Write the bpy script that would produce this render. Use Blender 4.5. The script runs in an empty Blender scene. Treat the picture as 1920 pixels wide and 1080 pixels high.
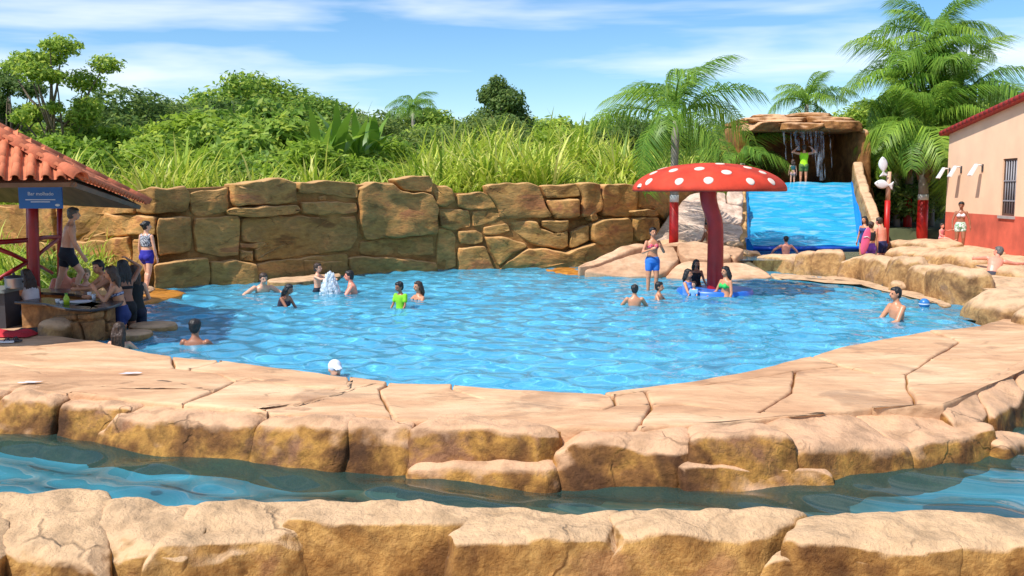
import bpy, bmesh, math, random
import numpy as np
from mathutils import Vector, Matrix, noise, Quaternion

# ------------------------------------------------------------------ camera, sky, sun, exposure
SC = bpy.context.scene
COL = SC.collection
R = math.radians
CAM_H = 2.4
FPX = 1750.0                 # focal length in photo pixels (photo 1920 wide)
HORIZON = 355.0
TH = math.atan((540.0 - HORIZON) / FPX)
cam_d = bpy.data.cameras.new('camera')
cam_d.sensor_width = 36.0
cam_d.lens = FPX / 1920.0 * 36.0
cam_d.clip_start = 0.05
cam_d.clip_end = 3000
cam = bpy.data.objects.new('camera', cam_d)
cam.location = (0, 0, CAM_H)
cam.rotation_euler = (math.pi / 2 - TH, 0, 0)
COL.objects.link(cam)
SC.camera = cam

SUN_DIR = Vector((-0.50, -0.36, 0.79)).normalized()
SUN_EL = math.asin(SUN_DIR.z)
SUN_AZ = math.atan2(SUN_DIR.x, SUN_DIR.y)

world = bpy.data.worlds.new('World')
SC.world = world
world.use_nodes = True
wn = world.node_tree.nodes
wl = world.node_tree.links
wn.clear()
w_out = wn.new('ShaderNodeOutputWorld')
w_bg = wn.new('ShaderNodeBackground')
w_sky = wn.new('ShaderNodeTexSky')
w_sky.sky_type = 'NISHITA'
w_sky.sun_disc = False
w_sky.sun_elevation = SUN_EL
w_sky.sun_rotation = SUN_AZ
w_sky.altitude = 500
w_sky.air_density = 1.0
w_sky.dust_density = 0.2
w_sky.ozone_density = 3.0
w_bg.inputs['Strength'].default_value = 0.15
w_hsv = wn.new('ShaderNodeHueSaturation')
w_hsv.inputs['Saturation'].default_value = 1.25
w_hsv.inputs['Value'].default_value = 0.76
wl.new(w_sky.outputs[0], w_hsv.inputs['Color'])
# drawn-out cloud banks, the same all round the sky
w_tc = wn.new('ShaderNodeTexCoord')
w_map = wn.new('ShaderNodeMapping')
w_map.inputs['Scale'].default_value = (2.1, 2.1, 17.0)
w_map.inputs['Location'].default_value = (10.2, 5.4, 2.22)
w_nz = wn.new('ShaderNodeTexNoise')
w_nz.inputs['Scale'].default_value = 1.25
w_nz.inputs['Detail'].default_value = 5
w_nz.inputs['Roughness'].default_value = 0.5
w_nz.inputs['Distortion'].default_value = 0.25
wl.new(w_tc.outputs['Generated'], w_map.inputs['Vector'])
wl.new(w_map.outputs[0], w_nz.inputs['Vector'])
w_rmp = wn.new('ShaderNodeValToRGB')
w_rmp.color_ramp.elements[0].position = 0.44
w_rmp.color_ramp.elements[0].color = (0, 0, 0, 1)
w_rmp.color_ramp.elements[1].position = 0.82
w_rmp.color_ramp.elements[1].color = (1, 1, 1, 1)
wl.new(w_nz.outputs[0], w_rmp.inputs[0])
w_mix = wn.new('ShaderNodeMixRGB')
w_mix.inputs[2].default_value = (6.2, 6.2, 6.4, 1)
wl.new(w_rmp.outputs[0], w_mix.inputs[0])
wl.new(w_hsv.outputs[0], w_mix.inputs[1])
wl.new(w_mix.outputs[0], w_bg.inputs['Color'])
wl.new(w_bg.outputs[0], w_out.inputs['Surface'])

sun_d = bpy.data.lights.new('sun', 'SUN')
sun_d.energy = 3.7
sun_d.angle = R(0.55)
sun_d.color = (1.0, 0.96, 0.90)
sun = bpy.data.objects.new('sun', sun_d)
sun.rotation_euler = SUN_DIR.to_track_quat('Z', 'Y').to_euler()
sun.location = SUN_DIR * 60
COL.objects.link(sun)

SC.view_settings.view_transform = 'Standard'
SC.view_settings.look = 'None'
SC.view_settings.exposure = 0.56
SC.view_settings.gamma = 1.0
SC.view_settings.use_curve_mapping = False
SC.render.engine = 'CYCLES'
SC.cycles.use_denoising = True
SC.cycles.max_bounces = 8
SC.cycles.transparent_max_bounces = 16
SC.cycles.caustics_reflective = False
SC.cycles.caustics_refractive = True
sun_d.cycles.is_caustics_light = True     # the sun draws its net of light on the pool floor
SC.cycles.sample_clamp_indirect = 6.0

# ------------------------------------------------------------------ pixel <-> place helpers
CT, ST = math.cos(TH), math.sin(TH)
def ray(px, py):
    r, u = (px - 960.0) / FPX, (540.0 - py) / FPX
    return Vector((r, CT + u * ST, -ST + u * CT))
def G(px, py, z=0.0):
    d = ray(px, py); t = (z - CAM_H) / d.z
    return Vector((0, 0, CAM_H)) + d * t
def D(px, py, Y):
    d = ray(px, py); t = Y / d.y
    return Vector((0, 0, CAM_H)) + d * t
def plane_hit(px, py, p0, n):
    d = ray(px, py); o = Vector((0, 0, CAM_H))
    return o + d * ((p0 - o).dot(n) / d.dot(n))

class Wall:
    """upright surface over a plan polyline; u = metres along it, v = height"""
    def __init__(self, pts):
        self.p = [Vector((a[0], a[1])) for a in pts]
        self.s = [0.0]
        for a, b in zip(self.p, self.p[1:]):
            self.s.append(self.s[-1] + (b - a).length)
        segn = []
        for a, b in zip(self.p, self.p[1:]):
            t = (b - a).normalized(); segn.append(Vector((t.y, -t.x)))
        self.n = []
        for i in range(len(self.p)):
            k = [segn[j] for j in (i - 1, i) if 0 <= j < len(segn)]
            m = sum(k, Vector((0, 0)))
            self.n.append(m.normalized())
    def hit(self, px, py):
        d = ray(px, py); best = None
        for i in range(len(self.p) - 1):
            a, b = self.p[i], self.p[i + 1]; e = b - a
            det = -d.x * e.y + d.y * e.x
            if abs(det) < 1e-9: continue
            t = (-a.x * e.y + a.y * e.x) / det
            q = ((d.x * t - a.x) * e.x + (d.y * t - a.y) * e.y) / e.length_squared
            lo = -1e9 if i == 0 else -1e-4
            hi = 1e9 if i == len(self.p) - 2 else 1.0001
            if t > 0 and lo <= q <= hi and (best is None or t < best[0]):
                best = (t, self.s[i] + q * e.length)
        t, u = best
        return (u, CAM_H + d.z * t)
    def at(self, u, v):
        i = 0
        while i < len(self.p) - 2 and u > self.s[i + 1]: i += 1
        q = (u - self.s[i]) / (self.s[i + 1] - self.s[i])
        a = self.p[i].lerp(self.p[i + 1], q)
        n = self.n[i].lerp(self.n[i + 1], min(1, max(0, q))).normalized()
        return Vector((a.x, a.y, v)), Vector((n.x, n.y, 0))
    def poly(self, pix):
        return [self.hit(*p) for p in pix]

# ------------------------------------------------------------------ object helpers
def tag(o, label=None, cat=None, group=None, kind=None):
    if label: o['label'] = label
    if cat: o['category'] = cat
    if group: o['group'] = group
    if kind: o['kind'] = kind
    return o
def empty(name, loc=(0, 0, 0)):
    o = bpy.data.objects.new(name, None)
    o.location = loc; o.empty_display_size = 0.2
    COL.objects.link(o); return o
def put(name, me, parent=None):
    """link a mesh whose vertices are already in world places"""
    o = bpy.data.objects.new(name, me); COL.objects.link(o)
    if parent is not None:
        o.parent = parent
        L = Vector((0, 0, 0)); p = parent
        while p is not None:
            L += p.location; p = p.parent
        o.location = -L
    return o
def put_local(name, me, parent=None, loc=(0, 0, 0), rot=(0, 0, 0), sc=None):
    o = bpy.data.objects.new(name, me); COL.objects.link(o)
    o.parent = parent; o.location = loc; o.rotation_euler = rot
    if sc is not None: o.scale = sc if hasattr(sc, '__len__') else (sc, sc, sc)
    return o
def mesh(name, v, f, mat=None, smooth=True):
    me = bpy.data.meshes.new(name)
    me.from_pydata([tuple(p) for p in v], [], f)
    if mat: me.materials.append(mat)
    if smooth: me.polygons.foreach_set('use_smooth', [True] * len(me.polygons))
    me.update(); return me
def np_mesh(name, V, F, mat=None, smooth=True):
    """V (n,3), F (m,k) arrays, fast"""
    V = np.asarray(V, np.float32); F = np.asarray(F, np.int32)
    me = bpy.data.meshes.new(name)
    me.vertices.add(len(V)); me.vertices.foreach_set('co', V.ravel())
    k = F.shape[1]
    me.loops.add(F.size); me.loops.foreach_set('vertex_index', F.ravel())
    me.polygons.add(len(F)); me.polygons.foreach_set('loop_start', np.arange(0, F.size, k, dtype=np.int32))
    me.polygons.foreach_set('use_smooth', np.full(len(F), smooth))
    if mat: me.materials.append(mat)
    me.update(calc_edges=True); return me

class MB:
    """mesh builder"""
    def __init__(self): self.v, self.f = [], []
    def add(self, v, f):
        o = len(self.v); self.v += [Vector(p) for p in v]
        self.f += [tuple(i + o for i in q) for q in f]; return self
    def box(self, a, b):
        x0, y0, z0 = a; x1, y1, z1 = b
        return self.hexa([(x0, y0, z0), (x1, y0, z0), (x1, y1, z0), (x0, y1, z0), (x0, y0, z1), (x1, y0, z1), (x1, y1, z1), (x0, y1, z1)])
    def hexa(self, c):
        return self.add(c, [(0, 3, 2, 1), (4, 5, 6, 7), (0, 1, 5, 4), (1, 2, 6, 5), (2, 3, 7, 6), (3, 0, 4, 7)])
    def tube(self, pts, rad, n=10, cap=True):
        pts = [Vector(p) for p in pts]
        if not hasattr(rad, '__len__'): rad = [rad] * len(pts)
        v, f = [], []
        up = None
        for i, p in enumerate(pts):
            t = (pts[min(i + 1, len(pts) - 1)] - pts[max(i - 1, 0)]).normalized()
            if up is None: up = t.orthogonal().normalized()
            up = (up - t * up.dot(t)).normalized(); s = t.cross(up)
            for k in range(n):
                a = 2 * math.pi * k / n
                v.append(p + (up * math.cos(a) + s * math.sin(a)) * rad[i])
        for i in range(len(pts) - 1):
            for k in range(n):
                f.append((i * n + k, i * n + (k + 1) % n, (i + 1) * n + (k + 1) % n, (i + 1) * n + k))
        if cap:
            f.append(tuple(range(n - 1, -1, -1))); f.append(tuple((len(pts) - 1) * n + k for k in range(n)))
        return self.add(v, f)
    def ball(self, c, r, nu=14, nv=9):
        c = Vector(c); r = Vector(r) if hasattr(r, '__len__') else Vector((r, r, r))
        v = [c + Vector((0, 0, -r.z))]; f = []
        for j in range(1, nv):
            t = -math.pi / 2 + math.pi * j / nv
            for i in range(nu):
                a = 2 * math.pi * i / nu
                v.append(c + Vector((r.x * math.cos(t) * math.cos(a), r.y * math.cos(t) * math.sin(a), r.z * math.sin(t))))
        v.append(c + Vector((0, 0, r.z)))
        for i in range(nu):
            f.append((0, 1 + (i + 1) % nu, 1 + i))
            for j in range(nv - 2):
                a = 1 + j * nu
                f.append((a + i, a + (i + 1) % nu, a + nu + (i + 1) % nu, a + nu + i))
            a = 1 + (nv - 2) * nu
            f.append((a + i, a + (i + 1) % nu, len(v) - 1))
        return self.add(v, f)
    def lathe(self, prof, c=(0, 0, 0), n=32, cap=True):
        c = Vector(c); v = []; f = []
        for r_, z in prof:
            for k in range(n):
                a = 2 * math.pi * k / n
                v.append(c + Vector((r_ * math.cos(a), r_ * math.sin(a), z)))
        for i in range(len(prof) - 1):
            for k in range(n):
                f.append((i * n + k, i * n + (k + 1) % n, (i + 1) * n + (k + 1) % n, (i + 1) * n + k))
        if cap:
            f.append(tuple(range(n - 1, -1, -1))); f.append(tuple((len(prof) - 1) * n + k for k in range(n)))
        return self.add(v, f)
    def mesh(self, name, mat, smooth=True): return mesh(name, self.v, self.f, mat, smooth)
    def build(self, name, mat, parent=None, smooth=True, angle=None):
        me = self.mesh(name, mat, smooth)
        if angle: sharp(me, angle)
        return put(name, me, parent)
def sharp(me, deg):
    bm = bmesh.new(); bm.from_mesh(me)
    for e in bm.edges:
        if len(e.link_faces) == 2 and e.calc_face_angle(0) > R(deg): e.smooth = False
    bm.to_mesh(me); bm.free()

# ------------------------------------------------------------------ materials
def srgb(r, g, b):
    f = lambda c: (c / 12.92 if c <= 0.04045 else ((c + 0.055) / 1.055) ** 2.4)
    return (f(r / 255), f(g / 255), f(b / 255))
def new_mat(name):
    m = bpy.data.materials.new(name); m.use_nodes = True
    n = m.node_tree.nodes; n.clear()
    o = n.new('ShaderNodeOutputMaterial'); b = n.new('ShaderNodeBsdfPrincipled')
    m.node_tree.links.new(b.outputs[0], o.inputs[0])
    return m, n, m.node_tree.links, b
def c4(c): return (c[0], c[1], c[2], 1)
def noise_node(n, l, vec, scale, detail=4, rough=0.55, dist=0.0):
    t = n.new('ShaderNodeTexNoise')
    t.inputs['Scale'].default_value = scale; t.inputs['Detail'].default_value = detail
    t.inputs['Roughness'].default_value = rough; t.inputs['Distortion'].default_value = dist
    if vec: l.new(vec, t.inputs['Vector'])
    return t
def ramp(n, l, fac, stops):
    r_ = n.new('ShaderNodeValToRGB'); e = r_.color_ramp.elements
    e[0].position, e[0].color = stops[0][0], c4(stops[0][1])
    e[1].position, e[1].color = stops[-1][0], c4(stops[-1][1])
    for p, c in stops[1:-1]:
        k = e.new(p); k.color = c4(c)
    l.new(fac, r_.inputs[0]); return r_
def mixc(n, l, fac, a, b, mode='MIX'):
    m = n.new('ShaderNodeMixRGB'); m.blend_type = mode
    for s, x in ((0, fac), (1, a), (2, b)):
        if isinstance(x, (int, float)): m.inputs[s].default_value = x
        elif isinstance(x, tuple): m.inputs[s].default_value = c4(x)
        else: l.new(x, m.inputs[s])
    return m.outputs[0]
def math_n(n, l, op, a, b=0.0, clamp=False):
    m = n.new('ShaderNodeMath'); m.operation = op; m.use_clamp = clamp
    for s, x in ((0, a), (1, b)):
        if isinstance(x, (int, float)): m.inputs[s].default_value = x
        else: l.new(x, m.inputs[s])
    return m.outputs[0]
def simple(name, c, rough=0.6, var=0.15, scale=3.0, bump=0.0, bscale=40, spec=0.5, metal=0.0):
    """one colour with soft mottling and fine relief"""
    m, n, l, b = new_mat(name)
    tc = n.new('ShaderNodeTexCoord')
    t = noise_node(n, l, tc.outputs['Object'], scale, 5)
    lo = tuple(x * (1 - var) for x in c); hi = tuple(min(1, x * (1 + var)) for x in c)
    rp = ramp(n, l, t.outputs[0], [(0.3, lo), (0.7, hi)])
    l.new(rp.outputs[0], b.inputs['Base Color'])
    b.inputs['Roughness'].default_value = rough
    b.inputs['Specular IOR Level'].default_value = spec
    b.inputs['Metallic'].default_value = metal
    if bump:
        t2 = noise_node(n, l, tc.outputs['Object'], bscale, 4)
        bp = n.new('ShaderNodeBump'); bp.inputs['Strength'].default_value = bump; bp.inputs['Distance'].default_value = 0.02
        l.new(t2.outputs[0], bp.inputs['Height']); l.new(bp.outputs[0], b.inputs['Normal'])
    return m
def rock_mat(name, cols, top=None, scale=1.3, bump=0.6, bscale=14, stretch=(1, 1, 1), rough=0.85, top_amt=0.9, var=0.25, grime=.7, stain=.45, cracks=0.0, wet=0.0):
    """painted concrete rock: mottled coat, darker stains, paler worn coat on what faces up"""
    m, n, l, b = new_mat(name)
    tc = n.new('ShaderNodeTexCoord'); mp = n.new('ShaderNodeMapping')
    mp.inputs['Scale'].default_value = stretch
    l.new(tc.outputs['Object'], mp.inputs['Vector'])
    v = mp.outputs[0]
    a = noise_node(n, l, v, scale, 6, 0.6, 0.4)
    k = len(cols)
    rp = ramp(n, l, a.outputs[0], [(0.36 + 0.29 * i / (k - 1), c) for i, c in enumerate(cols)])
    oi = n.new('ShaderNodeObjectInfo')
    hs = n.new('ShaderNodeHueSaturation')
    val = math_n(n, l, 'MULTIPLY_ADD', oi.outputs['Random'], var * 2)
    n_last = val.node; n_last.inputs[2].default_value = 1 - var
    l.new(val, hs.inputs['Value']); l.new(rp.outputs[0], hs.inputs['Color'])
    col = hs.outputs[0]
    st = noise_node(n, l, v, scale * 5, 6, 0.65, 0.3)
    stm = ramp(n, l, st.outputs[0], [(0.38, (0.55, 0.48, 0.44)), (0.60, (1.10, 1.08, 1.05))])
    col = mixc(n, l, grime, col, stm.outputs[0], 'MULTIPLY')
    # broad weather stains of the old paint
    s2 = noise_node(n, l, v, scale * 1.9, 5, 0.6, 0.9); s2.inputs['Scale'].default_value = scale * 1.9
    sm2 = ramp(n, l, s2.outputs[0], [(0.50, (0, 0, 0)), (0.66, (stain,) * 3)])
    col = mixc(n, l, sm2.outputs[0], col, tuple(x * .42 for x in cols[0]))
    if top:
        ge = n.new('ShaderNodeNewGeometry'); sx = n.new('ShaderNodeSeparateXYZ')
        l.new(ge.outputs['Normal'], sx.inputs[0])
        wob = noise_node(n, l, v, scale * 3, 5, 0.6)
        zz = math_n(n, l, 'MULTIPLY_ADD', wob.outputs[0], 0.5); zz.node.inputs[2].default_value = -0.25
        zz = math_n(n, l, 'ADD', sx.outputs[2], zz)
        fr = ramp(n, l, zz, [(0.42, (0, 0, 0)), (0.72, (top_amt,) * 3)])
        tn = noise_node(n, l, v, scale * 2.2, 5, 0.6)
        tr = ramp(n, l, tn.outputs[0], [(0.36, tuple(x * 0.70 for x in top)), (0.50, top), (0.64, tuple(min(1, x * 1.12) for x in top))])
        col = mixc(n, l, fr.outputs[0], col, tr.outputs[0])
    hgt = None
    if cracks:      # hairline cracks here and there
        wn_ = noise_node(n, l, v, 3.0, 3); mv = n.new('ShaderNodeVectorMath'); mv.operation = 'MULTIPLY_ADD'
        l.new(wn_.outputs['Color'], mv.inputs[0]); mv.inputs[1].default_value = (.35, .35, .35); l.new(v, mv.inputs[2])
        vo = n.new('ShaderNodeTexVoronoi'); vo.feature = 'DISTANCE_TO_EDGE'; vo.inputs['Scale'].default_value = cracks; l.new(mv.outputs[0], vo.inputs['Vector'])
        ln = ramp(n, l, vo.outputs['Distance'], [(0.004, (1, 1, 1)), (0.03, (0, 0, 0))])
        pn_ = noise_node(n, l, v, 1.3, 2); pm = ramp(n, l, pn_.outputs[0], [(.52, (0, 0, 0)), (.62, (1, 1, 1))])
        ck = math_n(n, l, 'MULTIPLY', ln.outputs[0], pm.outputs[0])
        col = mixc(n, l, math_n(n, l, 'MULTIPLY', ck, .4), col, tuple(x * .3 for x in cols[0])); hgt = ck
    if wet:         # damp patches left by bathers
        wt = noise_node(n, l, tc.outputs['Object'], .8, 4, .6, .6); wr_ = ramp(n, l, wt.outputs[0], [(.57, (0, 0, 0)), (.62, (1, 1, 1))])
        wf_ = math_n(n, l, 'MULTIPLY', wr_.outputs[0], wet)
        col = mixc(n, l, wf_, col, (.62, .56, .50), 'MULTIPLY')
        rg = math_n(n, l, 'MULTIPLY_ADD', wf_, -.65); rg.node.inputs[2].default_value = rough; l.new(rg, b.inputs['Roughness'])
    l.new(col, b.inputs['Base Color'])
    b.inputs['Roughness'].default_value = rough
    b.inputs['Specular IOR Level'].default_value = 0.3
    t1 = noise_node(n, l, v, bscale, 8, 0.65, 0.2)
    bp = n.new('ShaderNodeBump'); bp.inputs['Strength'].default_value = bump; bp.inputs['Distance'].default_value = 0.05
    hh_ = t1.outputs[0]
    if hgt is not None: hh_ = math_n(n, l, 'SUBTRACT', hh_, math_n(n, l, 'MULTIPLY', hgt, .28))
    l.new(hh_, bp.inputs['Height']); l.new(bp.outputs[0], b.inputs['Normal'])
    return m
def water_mat(name, tint, body, body_amt, rough=0.03, bump=0.15, bscale=7.0, stretch=(1, 1, 1), foam=None):
    """clear water: fresnel mirror over a tinted see-through body with a little scatter"""
    m = bpy.data.materials.new(name); m.use_nodes = True
    n = m.node_tree.nodes; l = m.node_tree.links; n.clear()
    o = n.new('ShaderNodeOutputMaterial')
    tr = n.new('ShaderNodeBsdfTransparent'); tr.inputs[0].default_value = c4(tint)
    df = n.new('ShaderNodeBsdfDiffuse'); df.inputs[0].default_value = c4(body)
    gl = n.new('ShaderNodeBsdfGlossy'); gl.inputs['Roughness'].default_value = rough
    fr = n.new('ShaderNodeFresnel'); fr.inputs['IOR'].default_value = 1.33
    tc = n.new('ShaderNodeTexCoord'); mp = n.new('ShaderNodeMapping'); mp.inputs['Scale'].default_value = stretch
    l.new(tc.outputs['Object'], mp.inputs[0])
    t1 = noise_node(n, l, mp.outputs[0], bscale, 3, 0.5, 0.6)
    bp = n.new('ShaderNodeBump'); bp.inputs['Strength'].default_value = bump; bp.inputs['Distance'].default_value = 0.05
    l.new(t1.outputs[0], bp.inputs['Height'])
    l.new(bp.outputs[0], gl.inputs['Normal']); l.new(bp.outputs[0], fr.inputs['Normal']); l.new(bp.outputs[0], df.inputs['Normal'])
    m1 = n.new('ShaderNodeMixShader'); m1.inputs[0].default_value = body_amt
    if foam:      # aerated streaks in running water
        t2 = noise_node(n, l, mp.outputs[0], foam[0], 5, .6, .8)
        rp = ramp(n, l, t2.outputs[0], [(foam[1], body), (foam[2], (.62, .86, .95))]); l.new(rp.outputs[0], df.inputs[0])
    l.new(tr.outputs[0], m1.inputs[1]); l.new(df.outputs[0], m1.inputs[2])
    m2 = n.new('ShaderNodeMixShader'); l.new(fr.outputs[0], m2.inputs[0])
    l.new(m1.outputs[0], m2.inputs[1]); l.new(gl.outputs[0], m2.inputs[2])
    l.new(m2.outputs[0], o.inputs[0]); return m
def clear_water(name, tint, body, amt, ior=1.33):
    """pool water that really bends light: refraction, fresnel mirror and a little scatter"""
    m = bpy.data.materials.new(name); m.use_nodes = True
    n = m.node_tree.nodes; l = m.node_tree.links; n.clear()
    o = n.new('ShaderNodeOutputMaterial')
    rf = n.new('ShaderNodeBsdfRefraction'); rf.inputs['Color'].default_value = c4(tint); rf.inputs['IOR'].default_value = ior; rf.inputs['Roughness'].default_value = 0
    gl = n.new('ShaderNodeBsdfGlossy'); gl.inputs['Roughness'].default_value = .02
    df = n.new('ShaderNodeBsdfDiffuse'); df.inputs[0].default_value = c4(body)
    fr = n.new('ShaderNodeFresnel'); fr.inputs['IOR'].default_value = ior
    m1 = n.new('ShaderNodeMixShader'); m1.inputs[0].default_value = amt
    l.new(rf.outputs[0], m1.inputs[1]); l.new(df.outputs[0], m1.inputs[2])
    m2 = n.new('ShaderNodeMixShader'); l.new(fr.outputs[0], m2.inputs[0]); l.new(m1.outputs[0], m2.inputs[1]); l.new(gl.outputs[0], m2.inputs[2]); l.new(m2.outputs[0], o.inputs[0])
    return m
# ------------------------------------------------------------------ rock builders
def fbm(p, s=1.0, o=4):
    return noise.fractal(Vector(p) * s, 1.0, 2.0, o)
def chaikin(p, cut=0.22):
    out = []
    n = len(p)
    for i in range(n):
        a, b = p[i], p[(i + 1) % n]
        L = math.hypot(b[0] - a[0], b[1] - a[1])
        c = min(cut, 0.3)
        out.append((a[0] + (b[0] - a[0]) * c, a[1] + (b[1] - a[1]) * c))
        out.append((b[0] - (b[0] - a[0]) * c, b[1] - (b[1] - a[1]) * c))
    return out
def resample(p, sp):
    n = len(p); out = []
    for i in range(n):
        a, b = p[i], p[(i + 1) % n]
        L = math.hypot(b[0] - a[0], b[1] - a[1]); k = max(1, int(round(L / sp)))
        for j in range(k):
            out.append((a[0] + (b[0] - a[0]) * j / k, a[1] + (b[1] - a[1]) * j / k))
    return out
def stone(poly, mapf, thick, mat, parent, name='rock', edge=0.08, gap=0.012, amp=0.03, sp=0.09, back=0.2, seed=0, fq=1.6,
          cut=0.14, wob=0.02, tilt=(0, 0), rings=(0.82, 0.62, 0.42, 0.22), eh=None, fill=None):
    area = sum(a[0] * b[1] - b[0] * a[1] for a, b in zip(poly, poly[1:] + poly[:1]))
    if area < 0: poly = poly[::-1]
    p = resample(chaikin(chaikin(poly, cut), 0.25), sp)
    n = len(p)
    c = (sum(q[0] for q in p) / n, sum(q[1] for q in p) / n)
    nrm = []
    for i in range(n):
        a, b = p[i - 2], p[(i + 2) % n]
        tx, ty = b[0] - a[0], b[1] - a[1]; L = math.hypot(tx, ty) or 1
        nx, ny = -ty / L, tx / L
        dx, dy = c[0] - p[i][0], c[1] - p[i][1]; M = math.hypot(dx, dy) or 1
        nx, ny = nx * 0.75 + dx / M * 0.25, ny * 0.75 + dy / M * 0.25
        nrm.append((nx, ny))
    if wob:
        p = [(q[0] + m[0] * wob * noise.noise((q[0] * 2.5, q[1] * 2.5, seed)), q[1] + m[1] * wob * noise.noise((q[0] * 2.5, q[1] * 2.5, seed + 9))) for q, m in zip(p, nrm)]
    ehh = min(edge, thick * 0.85) if eh is None else eh
    lay = [(gap, -back, 0), (gap, thick - ehh, 0.25)]
    for a in (25, 50, 72, 90):
        lay.append((gap + edge * (1 - math.cos(R(a))), thick - ehh + ehh * math.sin(R(a)), 0.3 + 0.7 * a / 90))
    V = []; F = []
    def vert(u, v, h, w):
        P, N = mapf(u, v)
        if w > 0:
            h += (tilt[0] * (u - c[0]) + tilt[1] * (v - c[1])) * w
            q = P + N * h
            d = fbm(q + Vector((seed * 3.1, 0, seed)), fq, 4)
            e = abs(noise.noise(q * fq * 0.9 + Vector((0, seed * 1.7, 5))))
            h += w * amp * (d + 1.1 * e - 0.3)
        V.append(P + N * h)
    for ins, h, w in lay:
        for q, m in zip(p, nrm): vert(q[0] + m[0] * ins, q[1] + m[1] * ins, h, w)
    ins = gap + edge
    inner = [(q[0] + m[0] * ins, q[1] + m[1] * ins) for q, m in zip(p, nrm)]
    if fill:
        rings = ()
    for s in rings:
        for q in inner: vert(c[0] + (q[0] - c[0]) * s, c[1] + (q[1] - c[1]) * s, thick, 1)
    L = len(lay) + len(rings)
    for k in range(L - 1):
        for i in range(n):
            j = (i + 1) % n
            F.append((k * n + i, k * n + j, (k + 1) * n + j, (k + 1) * n + i))
    if fill:      # mesh the inside so that hollow outlines stay inside themselves
        bm = bmesh.new(); vs = [bm.verts.new((q[0], q[1], 0)) for q in inner]
        for i, v_ in enumerate(vs): v_.index = i
        bm.faces.new(vs); bmesh.ops.triangulate(bm, faces=bm.faces[:])
        for _ in range(6):
            es = [e for e in bm.edges if not e.is_boundary and e.calc_length() > fill]
            if not es: break
            bmesh.ops.subdivide_edges(bm, edges=es, cuts=1); bmesh.ops.triangulate(bm, faces=bm.faces[:])
        bm.verts.index_update(); bm.verts.ensure_lookup_table()
        base = (L - 1) * n; idx = {}
        for k_, v_ in enumerate(bm.verts):
            if k_ < n: idx[v_] = base + k_
            else: idx[v_] = len(V); vert(v_.co.x, v_.co.y, thick, 1)
        for f_ in bm.faces: F.append(tuple(idx[v_] for v_ in f_.verts))
        bm.free()
    else:
        vert(c[0], c[1], thick, 1)
        for i in range(n): F.append(((L - 1) * n + i, (L - 1) * n + (i + 1) % n, len(V) - 1))
    return put(name, mesh(name, V, F, mat), parent)

_cube = {}
def cube_grid(n):
    if n not in _cube:
        bm = bmesh.new(); bmesh.ops.create_cube(bm, size=2)
        bmesh.ops.subdivide_edges(bm, edges=bm.edges[:], cuts=n, use_grid_fill=True)
        bm.verts.ensure_lookup_table(); bm.verts.index_update()
        _cube[n] = ([v.co.copy() for v in bm.verts], [tuple(v.index for v in f.verts) for f in bm.faces]); bm.free()
    return _cube[n]
def boulder(c8, mat, parent, name='rock', n=12, k=5.0, amp=0.05, fq=1.3, seed=0, chip=0.0, link=True, cuts=0, cut_d=(.86, 1.12)):
    """rounded block through eight corners: bottom 4 (ccw from front left) then top 4"""
    pv, pf = cube_grid(n)
    c8 = [Vector(c) for c in c8]; ctr = sum(c8, Vector()) / 8
    V = []; rc = random.Random(seed * 7 + 1); planes = []
    for _ in range(cuts):
        d_ = Vector((rc.gauss(0, 1), rc.gauss(-.4, .8), rc.gauss(.3, .7))).normalized()
        ext = (abs(d_.x) + abs(d_.y) + abs(d_.z)); planes.append((d_, ext * rc.uniform(*cut_d) * .80))
    for p in pv:
        s = (abs(p.x) ** k + abs(p.y) ** k + abs(p.z) ** k) ** (1 / k)
        q = p / s
        for d_, o_ in planes:
            t_ = q.dot(d_) - o_
            if t_ > 0: q = q - d_ * t_
        a, b, d = (q.x + 1) / 2, (q.y + 1) / 2, (q.z + 1) / 2
        lo = c8[0].lerp(c8[1], a).lerp(c8[3].lerp(c8[2], a), b)
        hi = c8[4].lerp(c8[5], a).lerp(c8[7].lerp(c8[6], a), b)
        w = lo.lerp(hi, d)
        nn = (w - ctr).normalized()
        sd = Vector((seed * 2.7, seed * 1.3, seed * 4.1))
        e = fbm(w + sd, fq, 5) + 0.9 * abs(noise.noise(w * fq * 1.1 + sd)) - 0.25
        if chip:
            e -= chip * max(0, noise.noise(w * fq * 0.7 - sd) - 0.12) * 4
        V.append(w + nn * amp * e)
    me = mesh(name, V, pf, mat)
    return put(name, me, parent) if link else me
def gmap(z, n=Vector((0, 0, 1))):
    return lambda u, v: (Vector((u, v, z)), n)
def gpoly(pix, z):
    return [tuple(G(p[0], p[1], z)[:2]) for p in pix]

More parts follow.
